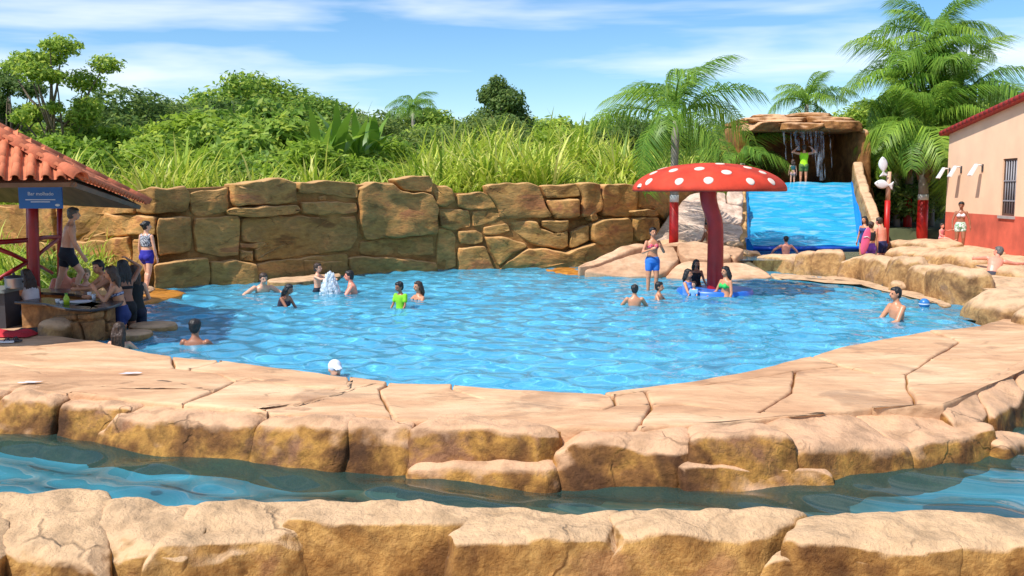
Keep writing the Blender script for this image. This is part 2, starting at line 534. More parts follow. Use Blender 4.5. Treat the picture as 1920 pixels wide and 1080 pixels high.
# ------------------------------------------------------------------ rock paints
M_SLAB = rock_mat('slab_paint', [srgb(196, 150, 112), srgb(216, 172, 131), srgb(228, 190, 150)], scale=0.8, bump=0.5, bscale=9, stretch=(0.6, 1.6, 1), var=0.05, grime=.35, stain=.10, cracks=1.1, wet=.55)
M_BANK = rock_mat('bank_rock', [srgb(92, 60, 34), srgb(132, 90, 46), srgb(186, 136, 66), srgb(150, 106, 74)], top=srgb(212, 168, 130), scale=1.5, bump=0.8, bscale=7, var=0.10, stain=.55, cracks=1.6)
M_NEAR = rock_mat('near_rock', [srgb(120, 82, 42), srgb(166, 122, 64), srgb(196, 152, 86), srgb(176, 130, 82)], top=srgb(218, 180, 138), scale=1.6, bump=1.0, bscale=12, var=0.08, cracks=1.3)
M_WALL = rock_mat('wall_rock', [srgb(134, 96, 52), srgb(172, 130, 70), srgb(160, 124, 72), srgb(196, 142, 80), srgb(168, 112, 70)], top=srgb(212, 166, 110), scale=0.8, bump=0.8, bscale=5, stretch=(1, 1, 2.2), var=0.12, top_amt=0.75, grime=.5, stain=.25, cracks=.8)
M_WALLB = rock_mat('wall_core', [srgb(128, 90, 48), srgb(160, 116, 62), srgb(172, 124, 70)], scale=0.9, bump=0.8, bscale=5, stretch=(1, 1, 2), var=0.02, grime=.5, stain=.2)
M_ISLE = rock_mat('island_rock', [srgb(192, 150, 116), srgb(210, 168, 132), srgb(220, 184, 150)], scale=1.0, bump=0.5, bscale=7, var=0.06, grime=.4, stain=.12)
M_WET = rock_mat('wet_rock', [srgb(170, 104, 30), srgb(206, 140, 56), srgb(190, 130, 60)], scale=1.6, bump=0.4, bscale=8, rough=0.4, var=0.06)
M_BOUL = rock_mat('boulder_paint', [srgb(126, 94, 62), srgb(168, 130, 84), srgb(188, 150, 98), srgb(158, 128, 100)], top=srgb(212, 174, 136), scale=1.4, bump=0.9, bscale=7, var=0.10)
M_POOL = simple('pool_paint', srgb(140, 222, 246), 0.5, 0.06, 0.5)
M_BED = None

# ------------------------------------------------------------------ ground
def ground_h(x, y):
    back = 26.2 + 0.17 * x if x < 12 else 34
    inside = (-15 < x < 22) and (y < 37 if x > 4 else y < back + 3.4) and y > -20
    if inside: return -2.2
    t = max(0.0, min(1.0, (y - 27) / 25.0))
    return 0.35 + 1.1 * t + 0.25 * noise.noise((x * 0.08, y * 0.08, 0)) + max(0, y - 60) * 0.012
gx = [-1500, -700, -300, -150, -90] + [i * 1.5 for i in range(-40, 41)] + [90, 150, 300, 700, 1500]
gy = [-1500, -500, -150, -60] + [-30 + i * 1.5 for i in range(0, 80)] + [100, 130, 180, 300, 700, 1800]
V = [(x, y, ground_h(x, y) if abs(x) < 400 and y < 400 else 1.5) for y in gy for x in gx]
nx = len(gx)
F = [(j * nx + i, j * nx + i + 1, (j + 1) * nx + i + 1, (j + 1) * nx + i) for j in range(len(gy) - 1) for i in range(nx - 1)]
M_GROUND = simple('ground_soil', (0.075, 0.085, 0.035), 0.95, 0.5, 0.6, 0.6, 6)
tag(put('ground', mesh('ground', V, F, M_GROUND)), kind='structure')

# ------------------------------------------------------------------ plan lines (from the photo's edges)
Z_DECK, Z_RIV = 0.12, -0.32
pool_edge = [(-260, 600), (-100, 612), (40, 626), (120, 632), (190, 642), (255, 658), (330, 669), (410, 676), (500, 690), (600, 698), (728, 716),
             (850, 722), (950, 730), (1050, 735), (1130, 738), (1220, 725), (1300, 715), (1400, 697), (1480, 678), (1560, 655), (1640, 640), (1740, 622), (1835, 612), (1880, 600)]
waterline = [(-420, 800), (-160, 800), (0, 806), (100, 815), (200, 828), (330, 842), (480, 858), (650, 870), (770, 880), (1045, 896), (1300, 903), (1420, 905), (1550, 896),
             (1700, 875), (1845, 850), (1880, 832), (1920, 806), (1990, 770), (2060, 740)]
WL = [G(a, b, Z_RIV) for a, b in waterline]
BANK = Wall([(p.x, p.y) for p in WL])
PE = [G(a, b, Z_DECK) for a, b in pool_edge]

RIMW = [G(1745, 790, Z_DECK), G(1782, 757, Z_DECK), G(1850, 725, Z_DECK), G(1920, 690, Z_DECK), G(2060, 640, Z_DECK)]
rimx = [p.x for p in RIMW]; rimy = [p.y for p in RIMW]
# deck core between the pool edge and the river bank
deckc = []
xs = np.linspace(-8.8, 6.4, 64)
pex = [p.x for p in PE]; pey = [p.y for p in PE]
wlx = [p.x for p in WL]; wly = [p.y for p in WL]
V, F = [], []
for x in xs:
    y1 = float(np.interp(x, pex, pey)) - 0.02; y0 = float(np.interp(x, wlx, wly)) + (0.22 if x < 1.9 else 0.74)
    if x > 4.3: y0 = max(y0, float(np.interp(x, rimx, rimy)) + .12)
    y0 = min(y0, y1 - 0.3)
    V += [(x, y0, -1.6), (x, y0, Z_DECK - 0.05), (x, y1, Z_DECK - 0.05), (x, y1, -1.6)]
for i in range(len(xs) - 1):
    a, b = i * 4, i * 4 + 4
    F += [(a, b, b + 1, a + 1), (a + 1, b + 1, b + 2, a + 2), (a + 2, b + 2, b + 3, a + 3)]
# right-hand wing of the deck
V2 = [G(1835, 612, Z_DECK), G(1900, 585, Z_DECK), G(2100, 560, Z_DECK), G(2300, 640, Z_DECK), G(2060, 636, Z_DECK), G(1925, 682, Z_DECK), G(1790, 740, Z_DECK), G(1600, 700, Z_DECK), G(1700, 640, Z_DECK)]
o = len(V)
V += [(p.x, p.y, Z_DECK - 0.051) for p in V2] + [(p.x, p.y, -1.6) for p in V2]
k = len(V2)
F.append(tuple(range(o + k - 1, o - 1, -1)))
F += [(o + i, o + (i + 1) % k, o + k + (i + 1) % k, o + k + i) for i in range(k)]
M_GROUT = simple('deck_joint', srgb(150, 98, 62), 0.9, 0.2, 4, 0.5, 20)
deck = tag(put('deck', mesh('deck', V, F, M_WALLB, False)), kind='structure')

slabs = [
 [(40, 624), (120, 630), (190, 640), (255, 656), (322, 667), (328, 688), (290, 690), (200, 697), (120, 690), (60, 688), (0, 680), (-220, 680), (-240, 604), (-100, 612)],
 [(-220, 680), (0, 680), (60, 688), (120, 690), (200, 697), (290, 690), (328, 688), (355, 691), (410, 700), (440, 715), (400, 733), (290, 712), (220, 722), (130, 735), (90, 752), (0, 748), (-220, 742)],
 [(322, 667), (410, 674), (412, 678), (355, 691), (328, 688)],
 [(130, 735), (220, 722), (290, 712), (400, 733), (355, 752), (300, 785), (200, 785), (90, 765), (90, 752)],
 [(410, 674), (500, 688), (600, 696), (655, 704), (655, 727), (625, 728), (540, 722), (470, 708), (440, 715), (410, 700), (355, 691), (412, 678)],
 [(400, 733), (440, 715), (470, 708), (540, 722), (625, 728), (640, 737), (550, 760), (475, 763), (470, 800), (300, 790), (300, 785), (355, 752)],
 [(655, 704), (728, 714), (725, 722), (710, 728), (725, 755), (728, 805), (470, 805), (475, 763), (550, 760), (640, 737), (625, 728), (655, 727)],
 [(728, 714), (850, 720), (848, 730), (905, 748), (1000, 757), (1130, 768), (1155, 758), (1222, 760), (1212, 840), (980, 810), (728, 805), (725, 755), (710, 728), (725, 722)],
 [(850, 720), (950, 728), (1050, 733), (1130, 736), (1150, 742), (1155, 758), (1130, 768), (1000, 757), (905, 748), (848, 730)],
 [(1130, 736), (1220, 723), (1300, 713), (1400, 695), (1480, 676), (1520, 666), (1575, 685), (1490, 695), (1400, 710), (1290, 725), (1210, 733), (1150, 742)],
 [(1155, 758), (1150, 742), (1210, 733), (1222, 760)],
 [(1210, 733), (1290, 725), (1400, 710), (1490, 695), (1485, 735), (1420, 772), (1280, 758), (1222, 760)],
 [(1222, 760), (1280, 758), (1420, 772), (1460, 775), (1560, 783), (1560, 850), (1212, 840)],
 [(1490, 695), (1575, 685), (1640, 700), (1700, 700), (1700, 720), (1720, 760), (1740, 830), (1560, 850), (1560, 783), (1460, 775), (1420, 772), (1485, 735)],
 [(1520, 666), (1560, 653), (1640, 638), (1740, 620), (1800, 640), (1740, 675), (1700, 700), (1640, 700), (1575, 685)],
 [(1740, 620), (1835, 610), (1920, 585), (2060, 575), (2080, 650), (1900, 683), (1850, 673), (1740, 675), (1800, 640)],
 [(1700, 700), (1740, 675), (1850, 673), (1900, 683), (2080, 650), (2080, 690), (1920, 708), (1800, 770), (1850, 800), (1740, 830), (1720, 760), (1700, 720)],
]
for i, s in enumerate(slabs):
    q = [(x, max(y, float(np.interp(x, wlx, wly)) + (.2 if x < 2.0 else .70)) if x < 4.3 else max(y, float(np.interp(x, rimx, rimy)) + .04)) for x, y in gpoly(s, Z_DECK)]
    stone(q, gmap(Z_DECK - 0.09), 0.09, M_SLAB, deck, 'slab', edge=0.035, gap=0.010, amp=0.022, sp=0.07, back=0.1, seed=i, fq=0.9, cut=0.035, wob=0.03,
          fill=.22)

# rocks along the river bank of the deck: x0, x1, top y left/right, foot y left/right, how far they stand out
bank = [
 (-420, -150, 738, 738, 800, 800, .05), (-150, 4, 738, 740, 803, 806, .03), (2, 108, 738, 752, 808, 816, .05), (104, 252, 757, 762, 818, 834, .02), (198, 486, 768, 792, 836, 858, .12),
 (488, 656, 782, 786, 860, 872, .10), (646, 772, 789, 792, 872, 882, .03), (766, 1046, 783, 787, 855, 862, .02), (1040, 1302, 822, 826, 897, 902, .05),
 (1292, 1488, 793, 790, 858, 860, .04), (1484, 1700, 834, 832, 897, 876, .07), (1690, 1852, 832, 790, 878, 850, .05),
]
def bank_rock(spec, seed, low=False, nn=14):
    x0, x1, ta, tb, fa, fb, out = spec
    c = []
    for (px, ty, fy) in ((x0, ta, fa), (x1, tb, fb)):
        u, _ = BANK.hit(px, fy)
        P, N = BANK.at(u, 0)
        z = BANK.hit(px, ty)[1]
        c.append((P, N, z))
    (Pa, Na, za), (Pb, Nb, zb) = c
    up = Vector((0, 0, 1))
    if low: ba, bb, dep, zk = za - 0.01, zb - 0.01, 0.55, (za + 0.0, zb + 0.0)
    else: dep, zk = (.5 if x0 < 1400 else .85), (Z_DECK - 0.008, Z_DECK - 0.008)
    za, zb = min(za, Z_DECK + 0.035), min(zb, Z_DECK + 0.035)
    f = lambda P, N, z, o: Vector((P.x + N.x * o, P.y + N.y * o, z))
    c8 = [f(Pa, Na, -1.0, out + .30), f(Pb, Nb, -1.0, out + .30), f(Pb, Nb, -1.0, -dep), f(Pa, Na, -1.0, -dep),
          f(Pa, Na, za, out), f(Pb, Nb, zb, out), f(Pb, Nb, zk[1], -dep), f(Pa, Na, zk[0], -dep)]
    # widen a little so that neighbours touch below a rounded joint
    e = (c8[1] - c8[0]).normalized() * 0.03
    for i in (0, 3, 4, 7): c8[i] = c8[i] - e
    for i in (1, 2, 5, 6): c8[i] = c8[i] + e
    return boulder(c8, M_BANK, deck, 'rock', n=24, k=9, amp=0.045, fq=2.3, seed=seed, chip=0.3, cuts=7, cut_d=(.98, 1.18))
for i, s in enumerate(bank): bank_rock(s, i + 3)
for i, s in enumerate([(775, 1042, 856, 862, 886, 893, .22), (1275, 1540, 862, 868, 905, 900, .25), (1846, 1900, 822, 812, 846, 822, .22)]):
    bank_rock(s, i + 40, True)
# right-hand wing of the bank, its face sloping to the water
for i, (a, b, ta, tb, fa, fb) in enumerate([(1776, 1858, 758, 722, 858, 846), (1852, 1924, 724, 688, 848, 806), (1918, 2060, 690, 640, 810, 742)]):
    A, B = G(a, ta, Z_DECK + .02), G(b, tb, Z_DECK + .02)
    A2, B2 = G(a + 40 if i == 0 else a + 10, fa, Z_RIV), G(b + 4, fb, Z_RIV)
    bk = Vector((-.12, .18, 0)); lo = lambda p: Vector((p.x, p.y, -1))
    c8 = [lo(A2), lo(B2), lo(B) + bk, lo(A) + bk, A.lerp(A2, .72) + Vector((0, 0, .16)), B.lerp(B2, .72) + Vector((0, 0, .16)), B + bk, A + bk]
    boulder(c8, M_BANK, deck, 'rock', n=18, k=12, amp=.06, fq=1.8, seed=60 + i, chip=.25, cuts=7, cut_d=(.97, 1.18))

# ------------------------------------------------------------------ river and pool
def waves(X, Y, lams, amp, seed, dirs=(0, 360), sharp_=0.0):
    rng = np.random.RandomState(seed); Z = np.zeros_like(X)
    for lam in lams:
        a = R(rng.uniform(*dirs)); kx, ky = math.cos(a) * 2 * math.pi / lam, math.sin(a) * 2 * math.pi / lam
        ph = rng.uniform(0, 6.28)
        wob = 0.8 * np.sin(X * kx * .13 + Y * ky * .21 + ph * 2)
        s = np.sin(X * kx + Y * ky + ph + wob)
        Z += amp * lam * (s if not sharp_ else (1 - 2 * np.abs(np.sin((X * kx + Y * ky + ph + wob) / 2)) ** 1.3))
    return Z
def water_sheet(name, xs, ynear, yfar, step, z, mat, wave):
    X, Yv = [], []
    ny = int(max(b - a for a, b in zip(ynear, yfar)) / step) + 1
    T = np.linspace(0, 1, ny)
    X = np.repeat(np.array(xs)[:, None], ny, 1)
    Yv = np.array(ynear)[:, None] * (1 - T)[None] + np.array(yfar)[:, None] * T[None]
    Z = z + wave(X, Yv)
    V = np.stack([X, Yv, Z], -1).reshape(-1, 3)
    i = np.arange(len(xs) - 1)[:, None] * ny + np.arange(ny - 1)[None]
    F = np.stack([i, i + ny, i + ny + 1, i + 1], -1).reshape(-1, 4)
    return tag(put(name, np_mesh(name, V, F, mat)), kind='structure')
M_WATER = clear_water('pool_water', (.88, .99, 1), (0.12, 0.60, 0.90), .42)
M_RIVER = clear_water('river_water', (.80, .95, .92), (0.09, 0.17, 0.14), .30)
xs = np.arange(-9.6, 9.75, 0.075)
yn = [float(np.interp(x, pex, pey)) - 0.25 if x < 8.3 else 17.0 for x in xs]
wv = lambda X, Y: waves(X, Y, [.31, .34, .38, .42, .46, .51, .57, .63, .70, .79, .9, 1.05], 0.0088, 3, (30, 150)) + waves(X, Y, [.30, .36, .44, .54, .65], 0.0070, 8, (0, 180)) + waves(X, Y, [.6, .85, 1.2], .006, 9, (50, 130), 1)
pw_ = water_sheet('pool_water', xs, yn, [31.0] * len(xs), 0.07, 0.0, M_WATER, wv); pw_.cycles.is_caustics_caster = True
xs = np.arange(-9.5, 8.6, 0.06)
yf = [float(np.interp(x, wlx, wly)) + 0.5 for x in xs]
wr = lambda X, Y: waves(X, Y, [.55, .65, .75, .9, 1.05, 1.25, 1.5, 1.8], 0.0120, 5, (40, 140)) + waves(X, Y, [.35, .45, .6, .8], 0.0045, 6, (0, 180))
rv_ = water_sheet('river_water', xs, [6.75] * len(xs), yf, 0.06, Z_RIV, M_RIVER, wr); rv_.cycles.is_caustics_caster = True

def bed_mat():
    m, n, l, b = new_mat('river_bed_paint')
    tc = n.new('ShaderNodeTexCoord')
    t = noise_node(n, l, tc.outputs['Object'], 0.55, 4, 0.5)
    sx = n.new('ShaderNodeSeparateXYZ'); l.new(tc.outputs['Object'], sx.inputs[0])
    # blue paint; the bank's shade and reflection coloured in as dark green mid-reach
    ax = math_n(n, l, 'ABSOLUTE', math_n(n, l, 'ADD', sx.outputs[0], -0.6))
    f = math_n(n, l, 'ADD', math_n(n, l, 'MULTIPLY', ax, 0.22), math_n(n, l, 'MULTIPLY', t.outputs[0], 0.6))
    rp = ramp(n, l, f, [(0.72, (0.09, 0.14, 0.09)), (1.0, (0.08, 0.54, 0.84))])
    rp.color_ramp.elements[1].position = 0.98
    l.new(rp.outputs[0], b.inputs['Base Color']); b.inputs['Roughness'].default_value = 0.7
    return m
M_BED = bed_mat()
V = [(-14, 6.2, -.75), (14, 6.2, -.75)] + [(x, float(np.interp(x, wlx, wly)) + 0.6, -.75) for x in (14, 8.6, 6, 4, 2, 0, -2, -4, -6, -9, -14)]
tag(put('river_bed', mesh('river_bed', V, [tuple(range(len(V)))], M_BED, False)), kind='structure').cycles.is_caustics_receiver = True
tag(MB().box((-11, 8.2, -1.4), (12, 31.5, -1.15)).build('pool_floor', M_POOL, smooth=False), kind='structure').cycles.is_caustics_receiver = True

# ------------------------------------------------------------------ near row of rocks
near = empty('rock_border', (0, 6.4, -0.6))
tag(near, 'row of big pale tan rocks along the near bank of the river', 'rock border')
def near_rock(tl, tr, fl, fr, seed, zb=0.02, zf=-0.06, drop=0.9, k=6, amp=0.07, n=26, lean=0.12):
    """far top edge tl-tr and front top edge fl-fr in photo pixels"""
    A, B = G(tl[0], tl[1], zb), G(tr[0], tr[1], zb)
    C, E = G(fr[0], fr[1], zf), G(fl[0], fl[1], zf)
    dn = Vector((0, 0, -drop)); fw = Vector((0, -lean, 0)); ex = Vector((.05, 0, 0)); A, E, B, C = A - ex, E - ex, B + ex, C + ex
    c8 = [E + dn + fw, C + dn + fw, B + dn, A + dn, E, C, B, A]
    return boulder(c8, M_NEAR, near, 'rock', n=n + 10, k=k + 5, amp=amp * .8, fq=2.0, seed=seed, chip=0.3, cuts=7, cut_d=(.97, 1.18))
near_rock((-160, 918), (8, 918), (-190, 1036), (4, 1040), 1)
near_rock((0, 912), (200, 910), (-6, 1042), (196, 1048), 2, zf=-0.12)
near_rock((186, 930), (420, 930), (186, 1020), (330, 1030), 3, zf=-0.10)
near_rock((390, 930), (618, 926), (270, 1042), (556, 1000), 4, zf=-0.10)
near_rock((596, 922), (1010, 950), (536, 976), (880, 980), 5, zf=-0.02, amp=0.06)
near_rock((905, 958), (1152, 948), (810, 1020), (1150, 1012), 6, zf=-0.02)
near_rock((1140, 958), (1518, 946), (1144, 1010), (1430, 1000), 7, zf=-0.03)
near_rock((1512, 950), (1800, 948), (1470, 1014), (1790, 1024), 8, zf=-0.02)
near_rock((1780, 952), (2080, 955), (1780, 1024), (2120, 1020), 9, zf=-0.03)
near_rock((1470, 1022), (1660, 1030), (1430, 1050), (1720, 1060), 10, zb=-0.12, zf=-0.16, k=3.5, n=20)
V = [(-16, -30, -0.55), (16, -30, -0.55), (16, 6.75, -0.55), (-16, 6.75, -0.55), (16, 6.75, -1.5), (-16, 6.75, -1.5)]
M_PATH = simple('path_concrete', srgb(200, 160, 125), 0.9, 0.15, 2, 0.3, 20)
tag(put('path', mesh('path', V, [(0, 1, 2, 3), (3, 2, 4, 5)], M_PATH, False)), kind='structure')

# ------------------------------------------------------------------ back rock wall
wall_base = [(-60, 516), (60, 520), (125, 528), (215, 531), (300, 539), (380, 532), (470, 527), (645, 513), (815, 505), (925, 502), (1090, 500), (1190, 494), (1330, 468)]
WB = [G(a, b, 0) for a, b in wall_base]
WALL = Wall([(p.x, p.y) for p in WB])
rw = empty('rock_wall', WB[6])
tag(rw, 'long brown wall of stacked artificial rocks behind the pool', 'rock wall')
# core behind the stones
tops = [(-60, 385), (60, 385), (125, 374), (215, 366), (262, 360), (345, 354), (425, 350), (540, 346), (660, 348), (735, 342), (800, 340), (850, 362), (905, 362), (985, 350), (1185, 350), (1290, 350), (1330, 352)]
V, F = [], []
for i, (a, b) in enumerate(tops):
    u, z = WALL.hit(a, b); P, N = WALL.at(u, z)
    f_, b_ = P + N * 0.19, P - N * 0.9
    V += [(f_.x, f_.y, -1.3), (f_.x, f_.y, z), (b_.x, b_.y, z), (b_.x, b_.y, -1.3)]
for i in range(len(tops) - 1):
    a, b = 4 * i, 4 * i + 4
    F += [(a, b, b + 1, a + 1), (a + 1, b + 1, b + 2, a + 2), (a + 2, b + 2, b + 3, a + 3)]
F += [(0, 1, 2, 3), (4 * len(tops) - 1, 4 * len(tops) - 2, 4 * len(tops) - 3, 4 * len(tops) - 4)]
put('core', mesh('core', V, F, M_WALLB, False), rw)
wall_stones = [
 ([(262, 355), (300, 352), (345, 350), (352, 362), (350, 398), (300, 402), (262, 400)], .22), ([(350, 360), (420, 350), (424, 385), (418, 400), (370, 408), (352, 398)], .25),
 ([(423, 345), (440, 343), (520, 333), (540, 342), (546, 378), (530, 382), (430, 387), (424, 370)], .55), ([(414, 394), (430, 389), (545, 383), (554, 394), (545, 401), (480, 407), (418, 403)], .62),
 ([(548, 342), (600, 340), (655, 341), (662, 350), (661, 372), (640, 371), (600, 364), (548, 362)], .50), ([(551, 378), (600, 378), (660, 380), (660, 398), (600, 404), (556, 400)], .48),
 ([(588, 368), (606, 365), (622, 377), (588, 379)], .22),
 ([(664, 350), (690, 342), (725, 345), (745, 360), (803, 363), (813, 390), (813, 438), (740, 444), (675, 447), (668, 430), (662, 400)], .62),
 ([(728, 338), (745, 332), (800, 329), (806, 345), (804, 361), (750, 358)], .45), ([(806, 348), (830, 348), (845, 355), (850, 378), (832, 388), (812, 385)], .3),
 ([(851, 362), (900, 360), (920, 368), (928, 392), (880, 394), (852, 386)], .32), ([(815, 390), (878, 393), (880, 425), (850, 432), (818, 425)], .34),
 ([(881, 395), (928, 394), (940, 405), (925, 415), (902, 424), (881, 425)], .22), ([(815, 427), (840, 428), (850, 440), (852, 500), (815, 510), (812, 460)], .3),
 ([(853, 433), (890, 430), (902, 438), (902, 455), (858, 458)], .32), ([(853, 461), (905, 462), (915, 480), (926, 508), (852, 510)], .38),
 ([(903, 425), (945, 416), (956, 432), (930, 440), (905, 440)], .3),
 ([(905, 348), (920, 344), (985, 343), (1008, 350), (1015, 375), (1030, 408), (935, 410), (930, 390), (912, 365)], .34), ([(1010, 348), (1075, 343), (1084, 368), (1020, 372)], .26),
 ([(1018, 375), (1080, 371), (1082, 407), (1035, 411)], .3), ([(948, 415), (1003, 412), (1008, 426), (1040, 440), (1059, 432), (1062, 462), (1050, 468), (995, 459), (965, 438)], .26),
 ([(1007, 413), (1060, 411), (1059, 429), (1040, 437), (1010, 424)], .30), ([(1077, 343), (1120, 344), (1120, 398), (1086, 408), (1085, 370)], .24),
 ([(1121, 344), (1184, 345), (1183, 395), (1168, 407), (1122, 406)], .2), ([(1186, 345), (1330, 346), (1320, 400), (1255, 420), (1240, 420), (1212, 391), (1186, 390)], .2),
 ([(1102, 419), (1120, 410), (1164, 408), (1171, 420), (1170, 455), (1120, 460), (1101, 450)], .5), ([(1098, 402), (1107, 393), (1114, 410), (1102, 416)], .4),
 ([(1174, 407), (1212, 405), (1216, 440), (1182, 452), (1174, 440)], .55), ([(1168, 396), (1180, 392), (1210, 393), (1214, 404), (1172, 405)], .7),
 ([(928, 510), (948, 488), (985, 463), (1020, 466), (1055, 473), (1100, 456), (1140, 447), (1168, 452), (1172, 480), (1160, 510)], .42), ([(906, 442), (935, 442), (980, 455), (985, 461), (960, 476), (930, 496), (916, 470)], .32),
 ([(1064, 433), (1099, 421), (1099, 451), (1064, 464)], .28),
 ([(443, 407), (545, 404), (600, 407), (661, 404), (664, 435), (665, 446), (645, 470), (560, 480), (494, 488), (471, 488), (470, 466), (494, 459), (488, 452), (445, 454)], .26),
 ([(440, 456), (488, 453), (495, 458), (468, 466), (442, 463)], .36), ([(471, 492), (560, 483), (643, 473), (644, 520), (471, 533)], .34),
 ([(667, 450), (740, 447), (808, 441), (812, 478), (740, 480), (668, 478)], .22), ([(644, 482), (668, 480), (740, 482), (812, 490), (815, 512), (670, 522), (644, 522)], .5),
 ([(357, 406), (435, 403), (441, 410), (440, 480), (410, 481), (358, 471)], .46), ([(442, 467), (468, 468), (470, 490), (443, 490)], .3),
 ([(296, 491), (375, 480), (380, 486), (380, 538), (296, 548)], .7), ([(381, 487), (430, 485), (470, 492), (470, 536), (381, 540)], .6),
 ([(215, 446), (255, 443), (258, 480), (256, 530), (220, 532), (219, 470)], .5), ([(297, 406), (355, 404), (357, 470), (300, 481)], .3),
 ([(122, 374), (200, 370), (262, 388), (262, 402), (210, 396), (190, 430), (150, 450), (122, 450)], .25), ([(212, 397), (295, 405), (296, 440), (217, 442), (167, 449), (192, 431)], .32),
 ([(120, 453), (214, 447), (218, 532), (120, 534)], .28), ([(259, 446), (295, 443), (296, 490), (258, 530)], .3),
 ([(560, 486), (600, 489), (646, 486), (648, 520), (560, 524)], .5),
 ([(-60, 386), (40, 386), (118, 378), (120, 450), (30, 456), (-60, 452)], .25), ([(-60, 456), (40, 456), (118, 454), (118, 534), (-60, 530)], .3),
 ([(200, 364), (258, 358), (260, 386), (202, 369)], .3),
]
for i, (s, t) in enumerate(wall_stones):
    stone(WALL.poly(s), WALL.at, t * .5 + .14, M_WALL, rw, 'stone', edge=0.045, gap=0.003, amp=0.13, sp=0.11, back=0.15, seed=i, fq=0.9, cut=0.09, wob=0.06, eh=min(.09, t * .5))
# thin pale waterline ledge and the wet ledge on the left
stone(gpoly([(500, 522), (560, 519), (640, 512), (640, 518), (560, 528), (500, 530)], .10), gmap(0.02), 0.09, M_BOUL, rw, 'ledge', edge=.05, seed=3, amp=.03, back=1.2)
stone(gpoly([(205, 552), (290, 538), (356, 546), (330, 556), (270, 566), (200, 574)], .06), gmap(-0.02), 0.08, M_WET, rw, 'ledge', edge=.08, seed=5, amp=.03, back=1.2)
stone(gpoly([(80, 520), (215, 520), (300, 538), (262, 552), (200, 560), (80, 545)], .10), gmap(0.0), 0.10, M_BOUL, rw, 'ledge', edge=.08, seed=7, amp=.03, back=1.2)

# ------------------------------------------------------------------ rock island under the mushroom
isl = empty('rock_island', G(1265, 520, 0))
tag(isl, 'low pale pink rock island sloping out of the pool behind the mushroom', 'rock island')
ip0 = Vector((0, 25.0, -0.06)); ipn = Vector((0, -0.80, 3.3)).normalized()
def ipoly(pix): return [tuple(plane_hit(a, b, ip0, ipn)[:2]) for a, b in pix]
def imap(u, v):
    z = ip0.z - ((v - ip0.y) * ipn.y + (u - ip0.x) * ipn.x) / ipn.z
    return Vector((u, v, z)), ipn
for i, (s, t) in enumerate([
 ([(1078, 508), (1130, 484), (1192, 464), (1224, 467), (1165, 487), (1112, 504)], .14),
 ([(1090, 514), (1114, 505), (1166, 489), (1226, 469), (1264, 466), (1276, 492), (1240, 521), (1180, 522)], .09),
 ([(1266, 466), (1300, 461), (1345, 470), (1376, 491), (1345, 496), (1278, 492)], .16),
 ([(1278, 495), (1345, 498), (1378, 493), (1420, 506), (1450, 520), (1438, 526), (1330, 531), (1242, 522)], .09),
 ([(1190, 462), (1300, 455), (1400, 466), (1378, 490), (1345, 468), (1300, 459), (1266, 464), (1224, 466)], .05)]):
    stone(ipoly(s), imap, t, M_ISLE, isl, 'slab', edge=.06, gap=.012, amp=.07, sp=.12, back=.8, seed=i + 20, fq=1.0, wob=.06)
stone(gpoly([(1012, 504), (1080, 502), (1120, 512), (1070, 515)], .02), gmap(-0.05), 0.08, M_WET, isl, 'ledge', edge=.1, seed=2, amp=.03, back=1.0)
boulder([(3.0, 25.6, -1.3), (8.2, 25.3, -1.3), (8.0, 29, -1.3), (2.2, 29, -1.3), (3.6, 26.2, .02), (7.4, 26.0, .02), (7.0, 29, .55), (3.4, 29, .55)], M_ISLE, isl, 'core', n=8, k=8, amp=.04)

# ------------------------------------------------------------------ boulders round the far right shore
rs = empty('rock_border', G(1600, 520, 0))
tag(rs, 'curving row of sandy boulders dividing the pool from the slide basin', 'rock border')
def shore(x0, x1, t0, t1, f0, f1, seed, dep=0.9, z=0.0, mat=None, k=5, amp=.09, par=None, topback=0.02):
    A, B = G(x0, f0, z), G(x1, f1, z)
    jj = random.Random(seed * 5 + 2).uniform(-.09, .06); za, zb = D(x0, t0, A.y + .1).z + jj, D(x1, t1, B.y + .1).z + jj
    t = Vector((B.x - A.x, B.y - A.y, 0)).normalized(); nn = Vector((-t.y, t.x, 0))
    dn = -1.25 - z
    c8 = [A + Vector((0, 0, dn)), B + Vector((0, 0, dn)), B + nn * dep + Vector((0, 0, dn)), A + nn * dep + Vector((0, 0, dn))]
    c8 += [Vector((A.x, A.y, za)) + nn * .1, Vector((B.x, B.y, zb)) + nn * .1, Vector((B.x, B.y, zb + topback)) + nn * dep, Vector((A.x, A.y, za + topback)) + nn * dep]
    e = t * -.03
    for i in (0, 3, 4, 7): c8[i] = c8[i] - e
    for i in (1, 2, 5, 6): c8[i] = c8[i] + e
    return boulder(c8, mat or M_BOUL, par or rs, 'rock', n=16, k=k * .8 + .8, amp=amp * .75, fq=1.7, seed=seed, chip=.25, cuts=5, cut_d=(.95, 1.15))
for i, a in enumerate([(1356, 1398, 473, 470, 500, 504), (1396, 1478, 472, 474, 504, 514), (1476, 1518, 476, 474, 514, 518), (1515, 1590, 470, 471, 518, 520), (1587, 1647, 473, 482, 521, 536),
                       (1643, 1682, 482, 488, 535, 545), (1678, 1738, 487, 494, 545, 556), (1714, 1798, 500, 510, 556, 574)]):
    shore(*a, seed=i + 5)
shore(1560, 1628, 476, 478, 521, 527, 31)
shore(1662, 1716, 522, 530, 548, 550, 21, dep=.7, k=3)
shore(1776, 1862, 536, 562, 588, 612, 22, dep=2.6, k=6, topback=.10)
shore(1860, 1990, 562, 580, 612, 640, 23, dep=2.6, k=6, topback=.12)
